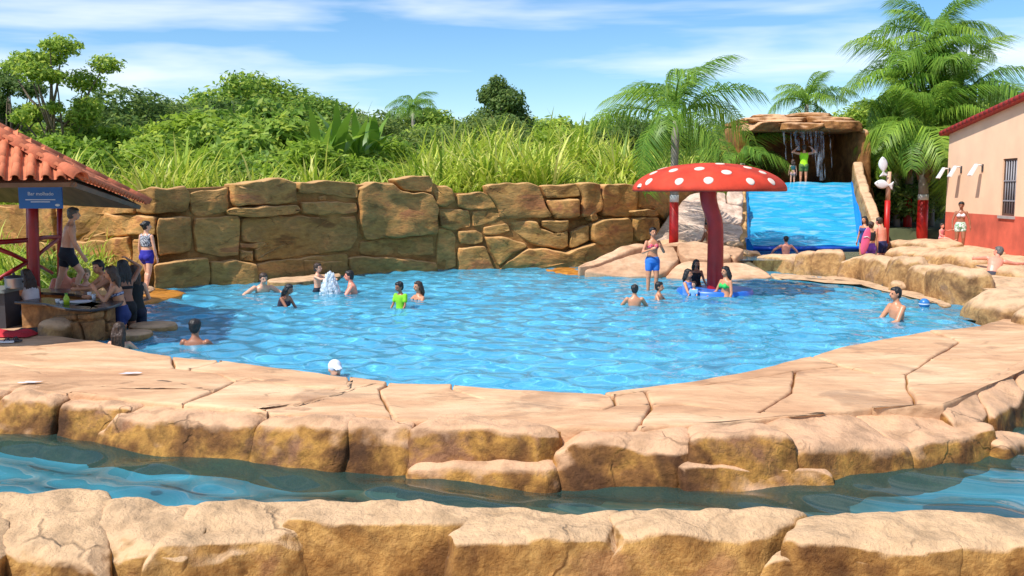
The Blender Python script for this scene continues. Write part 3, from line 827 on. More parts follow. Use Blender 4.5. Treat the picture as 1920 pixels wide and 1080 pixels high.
stone(gpoly([(1440, 512), (1520, 516), (1590, 518), (1650, 534), (1740, 553), (1790, 572), (1770, 574), (1735, 563), (1682, 552), (1640, 541), (1585, 526), (1515, 523), (1450, 522)], .03), gmap(-.03), .07, M_BOUL, rs, 'ledge', edge=.06, seed=8, amp=.03, back=1.1)
terr = empty('rock_terrace', G(1800, 500, .4))
tag(terr, 'stepped terrace of pale sandy rocks below the peach building', 'rock terrace')
for i, a in enumerate([(1640, 1735, 452, 452, 476, 492, .2), (1728, 1800, 455, 464, 486, 500, .2), (1690, 1800, 470, 478, 500, 520, .15), (1796, 1848, 470, 478, 500, 516, .2), (1790, 1890, 488, 494, 520, 538, .15),
                       (1880, 1990, 490, 497, 530, 548, .15), (1796, 1870, 512, 528, 548, 562, .1), (1864, 1990, 528, 540, 562, 585, .1), (1640, 1700, 462, 470, 492, 500, .2)]):
    shore(*a[:6], seed=i + 70, dep=1.5, z=a[6], k=6, amp=.08, par=terr)
tag(MB().box((9.75, 17.5, -1.4), (22, 40.5, 0.36)).build('patio', M_BOUL, smooth=False), kind='structure')
# ------------------------------------------------------------------ water slide with its rock flanks and grotto
M_SLIDE = simple('slide_blue', srgb(26, 132, 222), 0.25, 0.08, 0.8)
M_FILM = water_mat('slide_film', (0.55, 0.95, 1.0), (0.04, 0.50, 0.80), 0.7, 0.06, 0.6, 3, (.5, 1.6, 1), foam=(2.2, .50, .85))
sl = empty('water_slide', G(1510, 462, .45))
tag(sl, 'wide bright blue water slide running down from the rock grotto', 'water slide')
SY0, SY1 = 30.6, 37.6
def sz(y):
    t = (y - SY0) / (SY1 - SY0)
    return 0.50 + 2.12 * (t ** 1.12)
def sx(y):
    t = (y - SY0) / (SY1 - SY0)
    a = D(1402, 455, SY0).x * (1 - t) + D(1398, 345, SY1).x * t
    b = D(1616, 455, SY0).x * (1 - t) + D(1600, 345, SY1).x * t
    return a, b
NS, NXC = 40, 30
def chute(off, wav, x_in):
    V = []
    for j in range(NS + 1):
        y = SY0 + (SY1 - SY0) * j / NS; a, b = sx(y); a += x_in; b -= x_in
        for i in range(NXC + 1):
            q = i / NXC; x = a + (b - a) * q
            V.append((x, y, sz(y) + off + wav * (noise.noise((x * 1.3, y * 3.0, 1)) + .6 * noise.noise((x * 3, y * 7, 4)))))
    W = NXC + 1
    F = [(j * W + i, j * W + i + 1, (j + 1) * W + i + 1, (j + 1) * W + i) for j in range(NS) for i in range(NXC)]
    return V, F
V, F = chute(0, 0, 0); put('chute', mesh('chute', V, F, M_SLIDE), sl)
V, F = chute(.06, .05, .1); put('water_film', mesh('water_film', V, F, M_FILM), sl)
for s in (0, 1):
    mb = MB(); prof = []
    for j in range(NS + 1):
        y = SY0 - .25 + (SY1 - SY0 + .25) * j / NS; x = sx(max(y, SY0))[s]; d = -1 if s == 0 else 1
        z = sz(max(y, SY0)); h = .30
        prof += [(x - d * .14, y, z - .02), (x - d * .02, y, z + h * .7), (x + d * .03, y, z + h), (x + d * .10, y, z + h), (x + d * .12, y, z - .5)]
    f = [(j * 5 + i, j * 5 + i + 1, j * 5 + 6 + i, j * 5 + 5 + i) for j in range(NS) for i in range(4)]
    f += [(0, 1, 2, 3, 4)]
    mb.add(prof, f).build('side_lip', M_SLIDE, sl)
a, b = sx(SY0)
mb = MB(); mb.tube([(a - .1, SY0 - .04, .47), (b + .1, SY0 - .04, .47)], .07, 10); mb.build('front_lip', simple('slide_edge_blue', srgb(22, 84, 190), .3), sl)
MB().box((a, SY0 + .02, -.5), (b, SY0 + .4, .44)).build('front_panel', M_SLIDE, sl, False)
# splash basin
M_BASIN = water_mat('basin_water', (0.6, 0.9, 1.0), (0.03, 0.3, 0.5), 0.4, 0.03, 0.3, 6)
bx = G(1365, 500, 0).x
V = [(4.9, 26.9, .36), (9.9, 26.9, .36), (12.3, 29.0, .36), (12.3, 30.7, .36), (4.9, 30.7, .36)]
tag(put('basin_water', mesh('basin_water', V, [(0, 1, 2, 3, 4)], M_BASIN, False)), kind='structure')
V = [(4.8, 26.8, -.3), (10, 26.8, -.3), (12.6, 29.0, -.3), (12.6, 31, -.3), (4.8, 31, -.3)]
tag(put('basin_floor', mesh('basin_floor', V, [(0, 1, 2, 3, 4)], M_POOL, False)), kind='structure')

M_FLANK = rock_mat('flank_rock', [srgb(200, 172, 150), srgb(214, 188, 168), srgb(222, 198, 178)], scale=0.9, bump=0.5, bscale=5, var=.03)
fl = empty('rock_slope', G(1320, 462, .4))
tag(fl, 'pale pinkish rock slope rising beside the left edge of the blue slide', 'rock slope')
P1, P2, P3 = D(1240, 462, 30.2), D(1392, 462, 30.5), D(1392, 362, 34.0)
fn = (P2 - P1).cross(P3 - P1).normalized()
if fn.z < 0: fn = -fn
fu = (P2 - P1).normalized(); fv = fn.cross(fu)
def fpoly(pix):
    o = []
    for a, b in pix:
        q = plane_hit(a, b, P1, fn) - P1; o.append((q.dot(fu), q.dot(fv)))
    return o
fmap = lambda u, v: (P1 + fu * u + fv * v, fn)
for i, (s, t) in enumerate([([(1222, 452), (1250, 415), (1290, 372), (1318, 368), (1322, 420), (1318, 462), (1230, 464)], .16), ([(1320, 367), (1360, 364), (1360, 388), (1392, 392), (1392, 425), (1322, 418)], .13),
                            ([(1361, 363), (1393, 362), (1393, 390), (1361, 387)], .15), ([(1320, 420), (1392, 427), (1393, 463), (1319, 463)], .14)]):
    stone(fpoly(s), fmap, t, M_FLANK, fl, 'slab', edge=.06, gap=.008, amp=.07, sp=.13, back=1.2, seed=i + 50, fq=.8, wob=.05)
for i, a in enumerate([(1235, 1300, 452, 450, 470, 470), (1300, 1362, 452, 455, 470, 472), (1360, 1400, 455, 457, 472, 472)]):
    A, B = D(a[0], a[4], 29.6), D(a[1], a[5], 29.6); z = D(a[0], a[2], 29.6).z
    boulder([(A.x, 29.4, -.4), (B.x, 29.4, -.4), (B.x, 30.3, -.4), (A.x, 30.3, -.4), (A.x, 29.5, z), (B.x, 29.5, z), (B.x, 30.3, z + .02), (A.x, 30.3, z + .02)], M_BOUL, fl, 'rock', n=9, k=4, amp=.07, seed=i + 90)

def rail(pts, w, h, name, seed, par, mat):
    """rock beam along pts"""
    for i in range(len(pts) - 1):
        A, B = Vector(pts[i]), Vector(pts[i + 1]); t = (B - A).normalized(); s = Vector((t.y, -t.x, 0)).normalized() * w / 2
        up = Vector((0, 0, h)); e = t * .08
        A2, B2 = A - e, B + e
        boulder([A2 + s - up, B2 + s - up, B2 - s - up, A2 - s - up, A2 + s, B2 + s, B2 - s, A2 - s], mat, par, name, n=9, k=6, amp=.05, fq=1.1, seed=seed + i)
pr = [D(1652, 440, 30.0), D(1640, 400, 31.6), D(1622, 355, 34.0), D(1612, 322, 36.4), D(1608, 300, 37.8)]
rail(pr, .42, 1.6, 'side_rock', 110, sl, M_BOUL)
pl_ = [D(1394, 452, 30.4), D(1394, 410, 32.4), D(1393, 365, 35.0), D(1392, 345, 37.0)]
rail(pl_, .28, 1.2, 'side_rock', 120, sl, M_WALL)

gr = empty('rock_grotto', D(1505, 345, 39))
tag(gr, 'rock grotto with a heavy overhanging roof at the head of the slide', 'grotto')
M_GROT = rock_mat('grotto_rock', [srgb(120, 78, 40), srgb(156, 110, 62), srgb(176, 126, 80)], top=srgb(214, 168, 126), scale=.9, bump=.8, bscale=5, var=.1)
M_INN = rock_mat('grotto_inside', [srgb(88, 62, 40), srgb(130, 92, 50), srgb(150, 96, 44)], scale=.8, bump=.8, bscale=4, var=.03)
GY = 38.0
zt = D(0, 246, GY).z; zf = D(0, 344, 38).z
xl, xr = D(1398, 300, GY).x, D(1612, 300, GY).x
# floor block, back wall, side walls as solid rock
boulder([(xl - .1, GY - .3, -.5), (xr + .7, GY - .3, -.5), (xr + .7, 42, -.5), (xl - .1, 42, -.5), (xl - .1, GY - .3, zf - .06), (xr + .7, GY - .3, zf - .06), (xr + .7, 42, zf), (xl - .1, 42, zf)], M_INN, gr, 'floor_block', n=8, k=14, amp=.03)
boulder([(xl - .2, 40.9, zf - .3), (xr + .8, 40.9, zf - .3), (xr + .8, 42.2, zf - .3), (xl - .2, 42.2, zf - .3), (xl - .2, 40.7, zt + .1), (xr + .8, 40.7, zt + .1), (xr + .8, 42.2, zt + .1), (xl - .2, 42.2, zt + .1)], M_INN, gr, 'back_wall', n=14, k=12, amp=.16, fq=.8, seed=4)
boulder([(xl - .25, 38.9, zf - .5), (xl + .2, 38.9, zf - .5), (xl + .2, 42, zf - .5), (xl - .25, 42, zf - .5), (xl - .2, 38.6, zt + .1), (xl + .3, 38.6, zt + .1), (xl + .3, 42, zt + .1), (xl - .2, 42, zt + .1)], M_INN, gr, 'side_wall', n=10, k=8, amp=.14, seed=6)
boulder([(xr - .15, 37.6, zf - .9), (xr + .5, 37.6, zf - .9), (xr + .6, 42, zf - .9), (xr - .1, 42, zf - .9), (xr - .25, 37.6, zt + .2), (xr + .3, 37.6, zt + .2), (xr + .5, 42, zt + .2), (xr - .1, 42, zt + .2)], M_GROT, gr, 'side_wall', n=12, k=6, amp=.14, seed=7)
# roof made of slabs
rz = zt - .02
for i, (a, b, y0, y1, z0, h, yo) in enumerate([(1392, 1470, 237, 240, 0, .38, 0), (1455, 1545, 240, 238, .0, .34, -.1), (1530, 1616, 236, 232, .02, .42, 0), (1396, 1520, 0, 0, .36, .24, .5), (1500, 1612, 0, 0, .34, .28, .45), (1420, 1490, 0, 0, .56, .2, .9), (1480, 1580, 0, 0, .60, .2, .9)]):
    A, B = D(a, 240, GY).x, D(b, 240, GY).x
    yb = 42.2
    boulder([(A, GY - .8 + yo, rz + z0), (B, GY - .8 + yo, rz + z0 - .03), (B, yb, rz + z0), (A, yb, rz + z0), (A + .1, GY - .8 + yo + .15, rz + z0 + h), (B - .1, GY - .8 + yo + .15, rz + z0 + h * .9), (B - .1, yb, rz + z0 + h), (A + .1, yb, rz + z0 + h)],
            M_GROT, gr, 'roof_slab', n=18, k=11, amp=.16, fq=1.3, seed=i + 140, chip=.4, cuts=8, cut_d=(.85, 1.12))
# veil of falling water
M_FALL, n, l, b = new_mat('falling_water')
tr = n.new('ShaderNodeBsdfTransparent'); mx = n.new('ShaderNodeMixShader'); df = n.new('ShaderNodeBsdfPrincipled')
df.inputs['Base Color'].default_value = (.75, .82, .92, 1); df.inputs['Roughness'].default_value = .25
tc = n.new('ShaderNodeTexCoord'); mp = n.new('ShaderNodeMapping'); mp.inputs['Scale'].default_value = (9, 9, .7); l.new(tc.outputs['Object'], mp.inputs[0])
t = noise_node(n, l, mp.outputs[0], 1.5, 4); rp = ramp(n, l, t.outputs[0], [(.45, (0, 0, 0)), (.8, (.32, .32, .32))])
l.new(rp.outputs[0], mx.inputs[0]); l.new(tr.outputs[0], mx.inputs[1]); l.new(df.outputs[0], mx.inputs[2]); l.new(mx.outputs[0], [q for q in n if q.type == 'OUTPUT_MATERIAL'][0].inputs[0])
wf = empty('waterfall', D(1515, 344, 37.9)); tag(wf, 'thin veil of falling water from the grotto roof onto the slide head', 'waterfall')
rnd = random.Random(5)
for px, w, yb in [(1470, .05, 300), (1482, .04, 300), (1493, .16, 282), (1503, .12, 270), (1512, .10, 268), (1520, .06, 300), (1530, .14, 330), (1536, .16, 338), (1543, .05, 338), (1556, .03, 320)]:
    mb = MB(); top = D(px, 246, GY - .62); bot = D(px + 3, yb, GY - .35); pts = []; rr = []
    for k in range(9):
        q = k / 8; p = top.lerp(bot, q); p.y -= .2 * q * (1 - q); p.x += .008 * rnd.uniform(-1, 1); pts.append(p); rr.append(w * (.75 + .25 * rnd.random()) * (1 - .5 * q))
    mb.tube(pts, rr, 8)
    for v in mb.v: v.y = GY - .5 + (v.y - (GY - .5)) * .5
    mb.build('stream', M_FALL, wf)

# ------------------------------------------------------------------ mushroom shower
def cap_mat(name, c): return simple(name, c, 0.7, 0.34, 1.7, 0.35, 10, spec=.25)
M_RED = cap_mat('mushroom_red', srgb(196, 62, 40)); M_DOT = simple('dot_white', srgb(222, 202, 186), .7, .08)
M_STEM = simple('stem_red', srgb(184, 28, 32), 0.35, 0.25, 2.4, 0.2, 10)
M_UNDER = simple('cap_under', srgb(150, 40, 40), .6)
base = G(1340, 548, 0)
mu = empty('mushroom_shower', (base.x, base.y, -.1))
tag(mu, 'giant red mushroom shower with white dots standing in the pool', 'mushroom')
MY = base.y
cx = D(1328.5, 358, MY).x; zr_ = D(0, 359, MY).z; rr_ = (D(1471, 350, MY).x - D(1187, 350, MY).x) / 2
zt_ = D(0, 303, MY).z - .03; Hc = zt_ - zr_
def cap_p(t):   # t 0 rim .. 1 crown
    a = t * math.pi / 2
    return rr_ * math.cos(a) ** 0.92, zr_ + .05 + (Hc - .05) * math.sin(a) ** 1.12
prof = [(.3, zr_ + .16), (rr_ * .6, zr_ + .10), (rr_ - .08, zr_ + .02), (rr_ - .03, zr_), (rr_, zr_ + .02)] + [cap_p(t) for t in np.linspace(0.02, .97, 22)] + [(.02, zt_)]
MB().lathe(prof, (cx, MY, 0), 72).build('cap', M_RED, mu)
capo = mu.children[0]
def cap_point(az, t):
    r_, z = cap_p(t); return Vector((cx + r_ * math.cos(az), MY + r_ * math.sin(az), z))
def cap_dot(az, t, rad):
    P = cap_point(az, t); T1 = (cap_point(az + .01, t) - cap_point(az - .01, t)).normalized(); T2 = (cap_point(az, t + .01) - cap_point(az, t - .01)).normalized()
    N = T1.cross(T2).normalized()
    C = Vector((cx, MY, zr_))
    if N.dot(P - C) < 0: N = -N
    V = []; F = []; nn = 20
    for k, (q, h) in enumerate([(1.0, -.02), (1.0, .006), (.9, .012), (.6, .012), (.3, .012)]):
        for i in range(nn):
            a = 2 * math.pi * i / nn
            p = P + (T1 * math.cos(a) + T2 * math.sin(a)) * rad * q
            # drop onto the dome
            d = Vector((p.x - cx, p.y - MY)); r0 = min(d.length, rr_ - .01)
            lo, hi = 0.0, 1.0
            for _ in range(24):
                m_ = (lo + hi) / 2
                if cap_p(m_)[0] > r0: lo = m_
                else: hi = m_
            zz = cap_p(lo)[1]
            p = Vector((p.x, p.y, zz)) + N * h
            V.append(p)
    for k in range(4):
        for i in range(nn): F.append((k * nn + i, k * nn + (i + 1) % nn, (k + 1) * nn + (i + 1) % nn, (k + 1) * nn + i))
    F.append(tuple(4 * nn + i for i in range(nn)))
    put('dot', mesh('dot', V, F, M_DOT), capo)
def az_for(px, py):
    """where the photo's dot sits on the dome"""
    best = None
    for i in range(91):
        az = -math.pi + math.pi * i / 90
        for j in range(40):
            t = .04 + .9 * j / 40
            P = cap_point(az, t); d = P - Vector((0, 0, CAM_H))
            x = 960 + FPX * d.x / (d.y * CT - d.z * ST); y = 540 - FPX * (d.y * ST + d.z * CT) / (d.y * CT - d.z * ST)
            e = (x - px) ** 2 + (y - py) ** 2
            if best is None or e < best[0]: best = (e, az, t)
    return best[1:]
for px, py, r_ in [(1198, 349, .13), (1217, 341, .13), (1272, 338, .13), (1331, 338, .14), (1407, 338, .13), (1447, 340, .13), (1226, 324, .13), (1262, 320, .14), (1312, 317, .15), (1363, 322, .15), (1402, 315, .13), (1429, 323, .12), (1350, 307, .14)]:
    az, t = az_for(px, py); cap_dot(az, t, r_ * .76)
for az in (0.4, 1.1, 1.8, 2.5): cap_dot(az, .3, .14); cap_dot(az + .3, .6, .14)
sp_ = [D(1327, 356, MY), D(1328, 375, MY), D(1334, 395, MY), D(1341, 415, MY), D(1342, 440, MY), D(1341, 490, MY), D(1341, 552, MY)]
sp_ = [p + Vector((0, 0, .12)) if i == 0 else p for i, p in enumerate(sp_)]
pts = []
for i in range(len(sp_) - 1):
    for k in range(4): pts.append(sp_[i].lerp(sp_[i + 1], k / 4))
pts.append(sp_[-1])
for _ in range(3): pts = [pts[0]] + [(pts[i - 1] + pts[i] * 2 + pts[i + 1]) / 4 for i in range(1, len(pts) - 1)] + [pts[-1]]
MB().tube(pts, [.20 - .02 * math.sin(i / len(pts) * 3.1) for i in range(len(pts))], 24).build('stem', M_STEM, mu)
M_PLIN = simple('plinth_blue', srgb(34, 110, 205), .4, .08)
pc = G(1350, 553, 0)
MB().lathe([(.88, -1.15), (.88, .05), (.85, .09), (.1, .09)], (pc.x, MY, 0), 40).build('plinth', M_PLIN, mu, angle=40)

# ------------------------------------------------------------------ building on the right
M_PEACH = simple('peach_plaster', srgb(242, 200, 164), .85, .09, .8, .15, 20)
M_CORAL = simple('coral_plaster', srgb(204, 96, 72), .85, .28, 1.3, .2, 16)
M_ROOFRED = simple('roof_red', srgb(150, 34, 26), .7, .2, 3, .4, 12)
bA, bB = G(1770, 462, .36), G(1935, 490, .36)
bdir = Vector((bB.x - bA.x, bB.y - bA.y, 0)); Lw = bdir.length; bdir.normalize(); bn = Vector((bdir.y, -bdir.x, 0))   # bn faces the pool
if bn.x > 0: bn = -bn
bld = empty('building', (bA.x, bA.y, .3)); tag(bld, 'peach plastered house with coral red base band beside the terrace', 'building')
BW = Wall([(bA.x, bA.y), ((bA + bdir * 16).x, (bA + bdir * 16).y)])
u_, zeL = BW.hit(1771, 256); u2, zeR = BW.hit(1919, 190)
uz = lambda u: zeL + (zeR - zeL) * (u - u_) / (u2 - u_)
zj = BW.hit(1773, 397)[1]
wu0, wzt = BW.hit(1881, 298); wu1, _ = BW.hit(1908, 295); wzb = BW.hit(1881, 404)[1]
def bq(u, z, o=0): p = bA + bdir * u + bn * o; return Vector((p.x, p.y, z))
Umax = 11.0
def panel(name, mat, u0, u1, z0, z1a, z1b, o=0.0, th=.2):
    MB().hexa([bq(u0, z0, o), bq(u1, z0, o), bq(u1, z0, o - th), bq(u0, z0, o - th), bq(u0, z1a, o), bq(u1, z1b, o), bq(u1, z1b, o - th), bq(u0, z1a, o - th)]).build(name, mat, bld, False)
# the wall is built round the window opening
panel('wall', M_PEACH, 0, wu0, zj, uz(0), uz(wu0)); panel('wall', M_PEACH, wu1, Umax, zj, uz(wu1), uz(Umax))
panel('wall', M_PEACH, wu0, wu1, wzt, uz(wu0), uz(wu1))
if wzb > zj + .02: panel('wall', M_PEACH, wu0, wu1, zj, wzb, wzb)
panel('base_band', M_CORAL, 0, Umax, -.4, zj, zj, .003)
# far end wall, so that the house is solid
e = Vector((-bn.x, -bn.y, 0))
for (nm, m_, z0, z1) in (('wall', M_PEACH, zj, zeL - .02), ('base_band', M_CORAL, -.4, zj)):
    A = bq(0.01, z0, -.01); MB().hexa([A, A + e * 9, A + e * 9 + bdir * .2, A + bdir * .2, A + Vector((0, 0, z1 - z0)), A + e * 9 + Vector((0, 0, z1 - z0)), A + e * 9 + bdir * .2 + Vector((0, 0, z1 - z0)), A + bdir * .2 + Vector((0, 0, z1 - z0))]).build(nm, m_, bld, False)
# roof verge with tile ends
rf = MB().hexa([bq(-.35, uz(-.35) + .0, .22), bq(Umax, uz(Umax) + .0, .22), bq(Umax, uz(Umax), -9), bq(-.35, uz(-.35), -9), bq(-.35, uz(-.35) + .08, .22), bq(Umax, uz(Umax) + .08, .22), bq(Umax, uz(Umax) + .08, -9), bq(-.35, uz(-.35) + .08, -9)]).build('roof', M_ROOFRED, bld, False)
tm = MB(); tm.tube([(0, 0, 0), (.42, 0, 0)], [.10, .085], 10); tile_verge = tm.mesh('tile', M_ROOFRED)
for i in range(int(Umax / .36)):
    u = -.35 + i * .36; p = bq(u, uz(u) + .09, .16); o = put_local('tile', tile_verge, rf, p - bld.location + bld.location)
    o.parent = rf; o.location = p; o.rotation_euler = (0, -math.atan((zeR - zeL) / (u2 - u_)), math.atan2(bdir.y, bdir.x))
# window with bars
win = MB(); M_FRAME = simple('window_frame', srgb(96, 70, 56), .6, .2); M_GLASS = simple('window_dark', srgb(40, 38, 40), .15, .2); M_BAR = simple('window_bar', srgb(150, 146, 150), .5, .1)
def bbox_uz(mb, u0, u1, z0, z1, o0, o1):
    mb.hexa([bq(u0, z0, o1), bq(u1, z0, o1), bq(u1, z0, o0), bq(u0, z0, o0), bq(u0, z1, o1), bq(u1, z1, o1), bq(u1, z1, o0), bq(u0, z1, o0)])
bbox_uz(win, wu0, wu1, wzb, wzt, -.17, -.14); wo = win.build('window', M_GLASS, bld, False)
fr_ = MB(); t_ = .07
for a in ((wu0, wu0 + t_, wzb, wzt), (wu1 - t_, wu1, wzb, wzt), (wu0 + t_, wu1 - t_, wzt - t_, wzt), (wu0 + t_, wu1 - t_, wzb, wzb + t_)): bbox_uz(fr_, *a, -.13, -.05)
fr_.build('frame', M_FRAME, wo, False)
nb = 5
for i in range(nb):
    u = wu0 + t_ + (wu1 - wu0 - 2 * t_) * (i + .5) / nb
    MB().tube([bq(u, wzb + t_, -.06), bq(u, wzt - t_, -.06)], .022, 6).build('bar', M_BAR, wo)
for q in (.25, .6):
    z = wzb + (wzt - wzb) * q; mb = MB(); bbox_uz(mb, wu0 + t_, wu1 - t_, z, z + .04, -.05, -.02); mb.build('crossbar', M_BAR, wo, False)
mb = MB(); bbox_uz(mb, wu0 - .06, wu1 + .06, wzb - .09, wzb - .003, -.1, .06); mb.build('sill', simple('sill_grey', srgb(170, 160, 155), .7), wo, False)
# wall lamps on brackets
M_WHITE = simple('white_metal', srgb(225, 225, 225), .4, .05); M_DARK = simple('dark_metal', srgb(60, 58, 62), .5, .1)
for i, (px, py) in enumerate([(1781, 322), (1803, 319), (1843, 316)]):
    u, z = BW.hit(px, py); fx = empty('wall_lamp', bq(u, z, .02))
    tag(fx, ['white wall floodlight nearest the palms on the peach house', 'white wall floodlight in the middle of the three on the peach house', 'white wall floodlight closest to the barred window'][i], 'wall lamp', 'floodlights on the peach house')
    mb = MB(); bbox_uz(mb, u - .05, u + .05, z - .1, z + .14, .0, .03); mb.build('bracket', M_DARK, fx, False)
    MB().tube([bq(u, z + .1, .02), bq(u, z + .12, .22)], .025, 8).build('arm', M_WHITE, fx)
    A = bq(u, z + .14, .2); dirn = (bn * .55 + Vector((0, 0, -1))).normalized(); s = bdir * .11; q = dirn.cross(bdir).normalized() * .03; E = A + dirn * .42
    MB().hexa([A - s - q, A + s - q, A + s + q, A - s + q, E - s * 1.3 - q, E + s * 1.3 - q, E + s * 1.3 + q, E - s * 1.3 + q]).build('housing', M_WHITE, fx, False)

# ------------------------------------------------------------------ fish sign post
fp = G(1661, 458, .36); fpost = empty('fish_post', fp); tag(fpost, 'red and pale post carrying two white fish cutouts beside the slide', 'post')
M_POSTRED = simple('post_red', srgb(186, 26, 22), .45, .15, 3); M_PALE = simple('post_pale', srgb(214, 170, 140), .6, .1)
zr2 = D(0, 376, fp.y).z; zp2 = D(0, 322, fp.y).z
MB().tube([(fp.x, fp.y, .2), (fp.x, fp.y, zr2)], .10, 16).build('lower_post', M_POSTRED, fpost)
MB().tube([(fp.x, fp.y, zr2), (fp.x, fp.y, zp2)], .085, 16).build('upper_post', M_PALE, fpost)
def fish(c, L, ang, parent):
    out = []; N = 24
    for i in range(N + 1):
        t = i / N; w = .24 * math.sin(min(1, t / .78) * math.pi) ** .75 if t < .78 else 0
        w = max(w, .045) if t > .05 else w
        if t > .78: w = .045 + (t - .78) / .22 * .20
        out.append((t - .5, w))
    V = []; F = []
    for i, (x, w) in enumerate(out):
        th = .05 * math.sin(min(1, (i / N) / .85) * math.pi) ** .6 + .008
        notch = .07 if i == N else 0
        for k in range(8):
            a = 2 * math.pi * k / 8; xx = x - (notch if abs(math.sin(a)) < .2 else 0)
            V.append((xx, th * math.cos(a), (w + .001) * math.sin(a)))
    for i in range(N):
        for k in range(8): F.append((i * 8 + k, i * 8 + (k + 1) % 8, (i + 1) * 8 + (k + 1) % 8, (i + 1) * 8 + k))
    F += [tuple(range(7, -1, -1)), tuple(N * 8 + k for k in range(8))]
    M = Matrix.Translation(c) @ Matrix.Rotation(ang, 4, 'Y') @ Matrix.Scale(L, 4)
    V = [M @ Vector(v) for v in V]
    o = put('fish', mesh('fish', V, F, M_WHITE), parent)
    MB().ball(M @ Vector((-.38, -.05, .04)), .02 * L, 8, 6).build('eye', M_DARK, o)
fish(D(1657, 346, fp.y - .12), .70, R(8), fpost); fish(D(1656, 312, fp.y - .12), .72, R(84), fpost)

# ------------------------------------------------------------------ bar kiosk on the left
M_TILE = simple('clay_tile', srgb(210, 120, 80), .85, .38, 2.5, .35, 14)
M_TILE_D = simple('clay_tile_ridge', srgb(204, 112, 76), .85, .38, 2.5, .35, 14)
M_LOG = simple('log_red', srgb(150, 20, 26), .4, .2, 4, .2, 12)
M_WOOD = simple('roof_timber', srgb(112, 84, 64), .8, .3, 3)
kb = empty('bar_kiosk', G(64, 590, .1)); tag(kb, 'open kiosk with orange clay tile roof on red log posts', 'kiosk')
APX = D(-295, 100, 16.5); C1 = D(143, 335, 13.6); C2 = D(268, 381, 17.6); C0 = D(-330, 338, 12.4)
C3 = C2 + Vector((-5.5, 4.2, .1)); 
def plane_pts(): pass
roof = MB()
for A, B in ((C0, C1), (C1, C2), (C2, C3)):
    n_ = (B - A).cross(APX - A).normalized()
    if n_.z < 0: n_ = -n_
    dn = n_ * -.06
    roof.add([A + dn, B + dn, APX + dn, A + dn * 2.2, B + dn * 2.2, APX + dn * 2.2], [(0, 1, 2), (5, 4, 3), (0, 3, 4, 1), (1, 4, 5, 2), (2, 5, 3, 0)])
roofo = roof.build('roof', M_WOOD, kb, False)
# tiles, one object each, sharing two shapes
def tile_mesh(L, w, h, name, mat, th=.014):
    V = []; F = []; n = 8
    for s, (sc, lift) in enumerate(((1.0, .012), (.86, 0.0))):
        for k in range(n + 1):
            a = math.pi * k / n
            V.append((-math.cos(a) * w / 2 * sc, s * L, math.sin(a) * h * sc + lift))
    for s, (sc, lift) in enumerate(((1.0, .012), (.86, 0.0))):
        for k in range(n + 1):
            a = math.pi * k / n
            V.append((-math.cos(a) * (w / 2 - th) * sc, s * L, math.sin(a) * (h - th) * sc + lift))
    m = n + 1
    for k in range(n):
        F.append((k, k + 1, m + k + 1, m + k)); F.append((2 * m + k + 1, 2 * m + k, 3 * m + k, 3 * m + k + 1)); F.append((k + 1, k, 2 * m + k, 2 * m + k + 1))
    return mesh(name, V, F, mat)
def pan_mesh(L, w, name, mat):
    V = []; F = []; n = 6
    for s in (0, 1):
        for k in range(n + 1):
            a = math.pi * k / n
            V.append((-math.cos(a) * w / 2, s * L, .05 - math.sin(a) * .045))
    for k in range(n): F.append((k, n + 1 + k, n + 2 + k, k + 1)[::-1])
    return mesh(name, V, F, mat)
T_ROLL = tile_mesh(.44, .13, .060, 'tile', M_TILE); T_PAN = pan_mesh(.44, .125, 'tile', M_TILE); T_RIDGE = tile_mesh(.52, .26, .12, 'ridge_tile', M_TILE_D)
rnd = random.Random(11)
def lay_tiles(A, B, umin, umax, rows):
    e = (B - A).normalized(); n_ = (B - A).cross(APX - A).normalized()
    if n_.z < 0: n_ = -n_
    s = n_.cross(e).normalized()
    if s.z < 0: s = -s
    L = (B - A).length; pw = .195; ap = APX - A; au, av = ap.dot(e), ap.dot(s)
    rot = Matrix((e, s, n_)).transposed()
    for r_ in range(rows):
        v = r_ * .34 - .05
        for i in range(-60, 60):
            u = (i + .5) * pw
            # clip to the hips
            q = max(v, 0) / av
            if not (au * q + .02 < u < L + (au - L) * q - .02) or not (umin < u < umax): continue
            for me, du, dz in ((T_ROLL, 0, .02), (T_PAN, pw / 2, -.005)):
                p = A + e * (u + du) + s * v + n_ * (dz + rnd.uniform(-.006, .006))
                o = bpy.data.objects.new('tile', me); COL.objects.link(o); o.parent = roofo
                o.matrix_local = Matrix.Translation(p) @ (rot @ Matrix.Rotation(rnd.uniform(-.02, .02), 3, 'Z') @ Matrix.Rotation(.05, 3, 'X')).to_4x4()
Lf = (C1 - C0).length
lay_tiles(C0, C1, Lf - 3.0, Lf + 1, 9)
lay_tiles(C1, C2, -1, 20, 10)
def lay_ridge(A, n_up, cnt):
    d = (APX - A); L = d.length; d.normalize(); s = d.cross(Vector((0, 0, 1))).normalized(); up = s.cross(d)
    rot = Matrix((s, d, up)).transposed()
    for i in range(cnt):
        o = bpy.data.objects.new('ridge_tile', T_RIDGE); COL.objects.link(o); o.parent = roofo
        o.matrix_local = Matrix.Translation(A + d * (i * .42 - .1) + up * .02) @ (rot @ Matrix.Rotation(.05, 3, 'X')).to_4x4()
lay_ridge(C1, 0, 12); lay_ridge(C2, 0, 14)
for i, (A, B) in enumerate(((C0, C1), (C1, C2))):
    MB().tube([A + Vector((-.5, .45, .06)), B + Vector((-.5, .45, .06))], .05, 8).build('eave_beam', M_WOOD, kb)
pb = G(66, 596, .1); pt = D(61, 352, pb.y + .0)
post = MB(); post.tube([pb, pb.lerp(pt, .3), pb.lerp(pt, .7), pt + Vector((0, 0, .2))], [.105, .095, .09, .09], 18); post.build('post', M_LOG, kb)
ry = 17.0
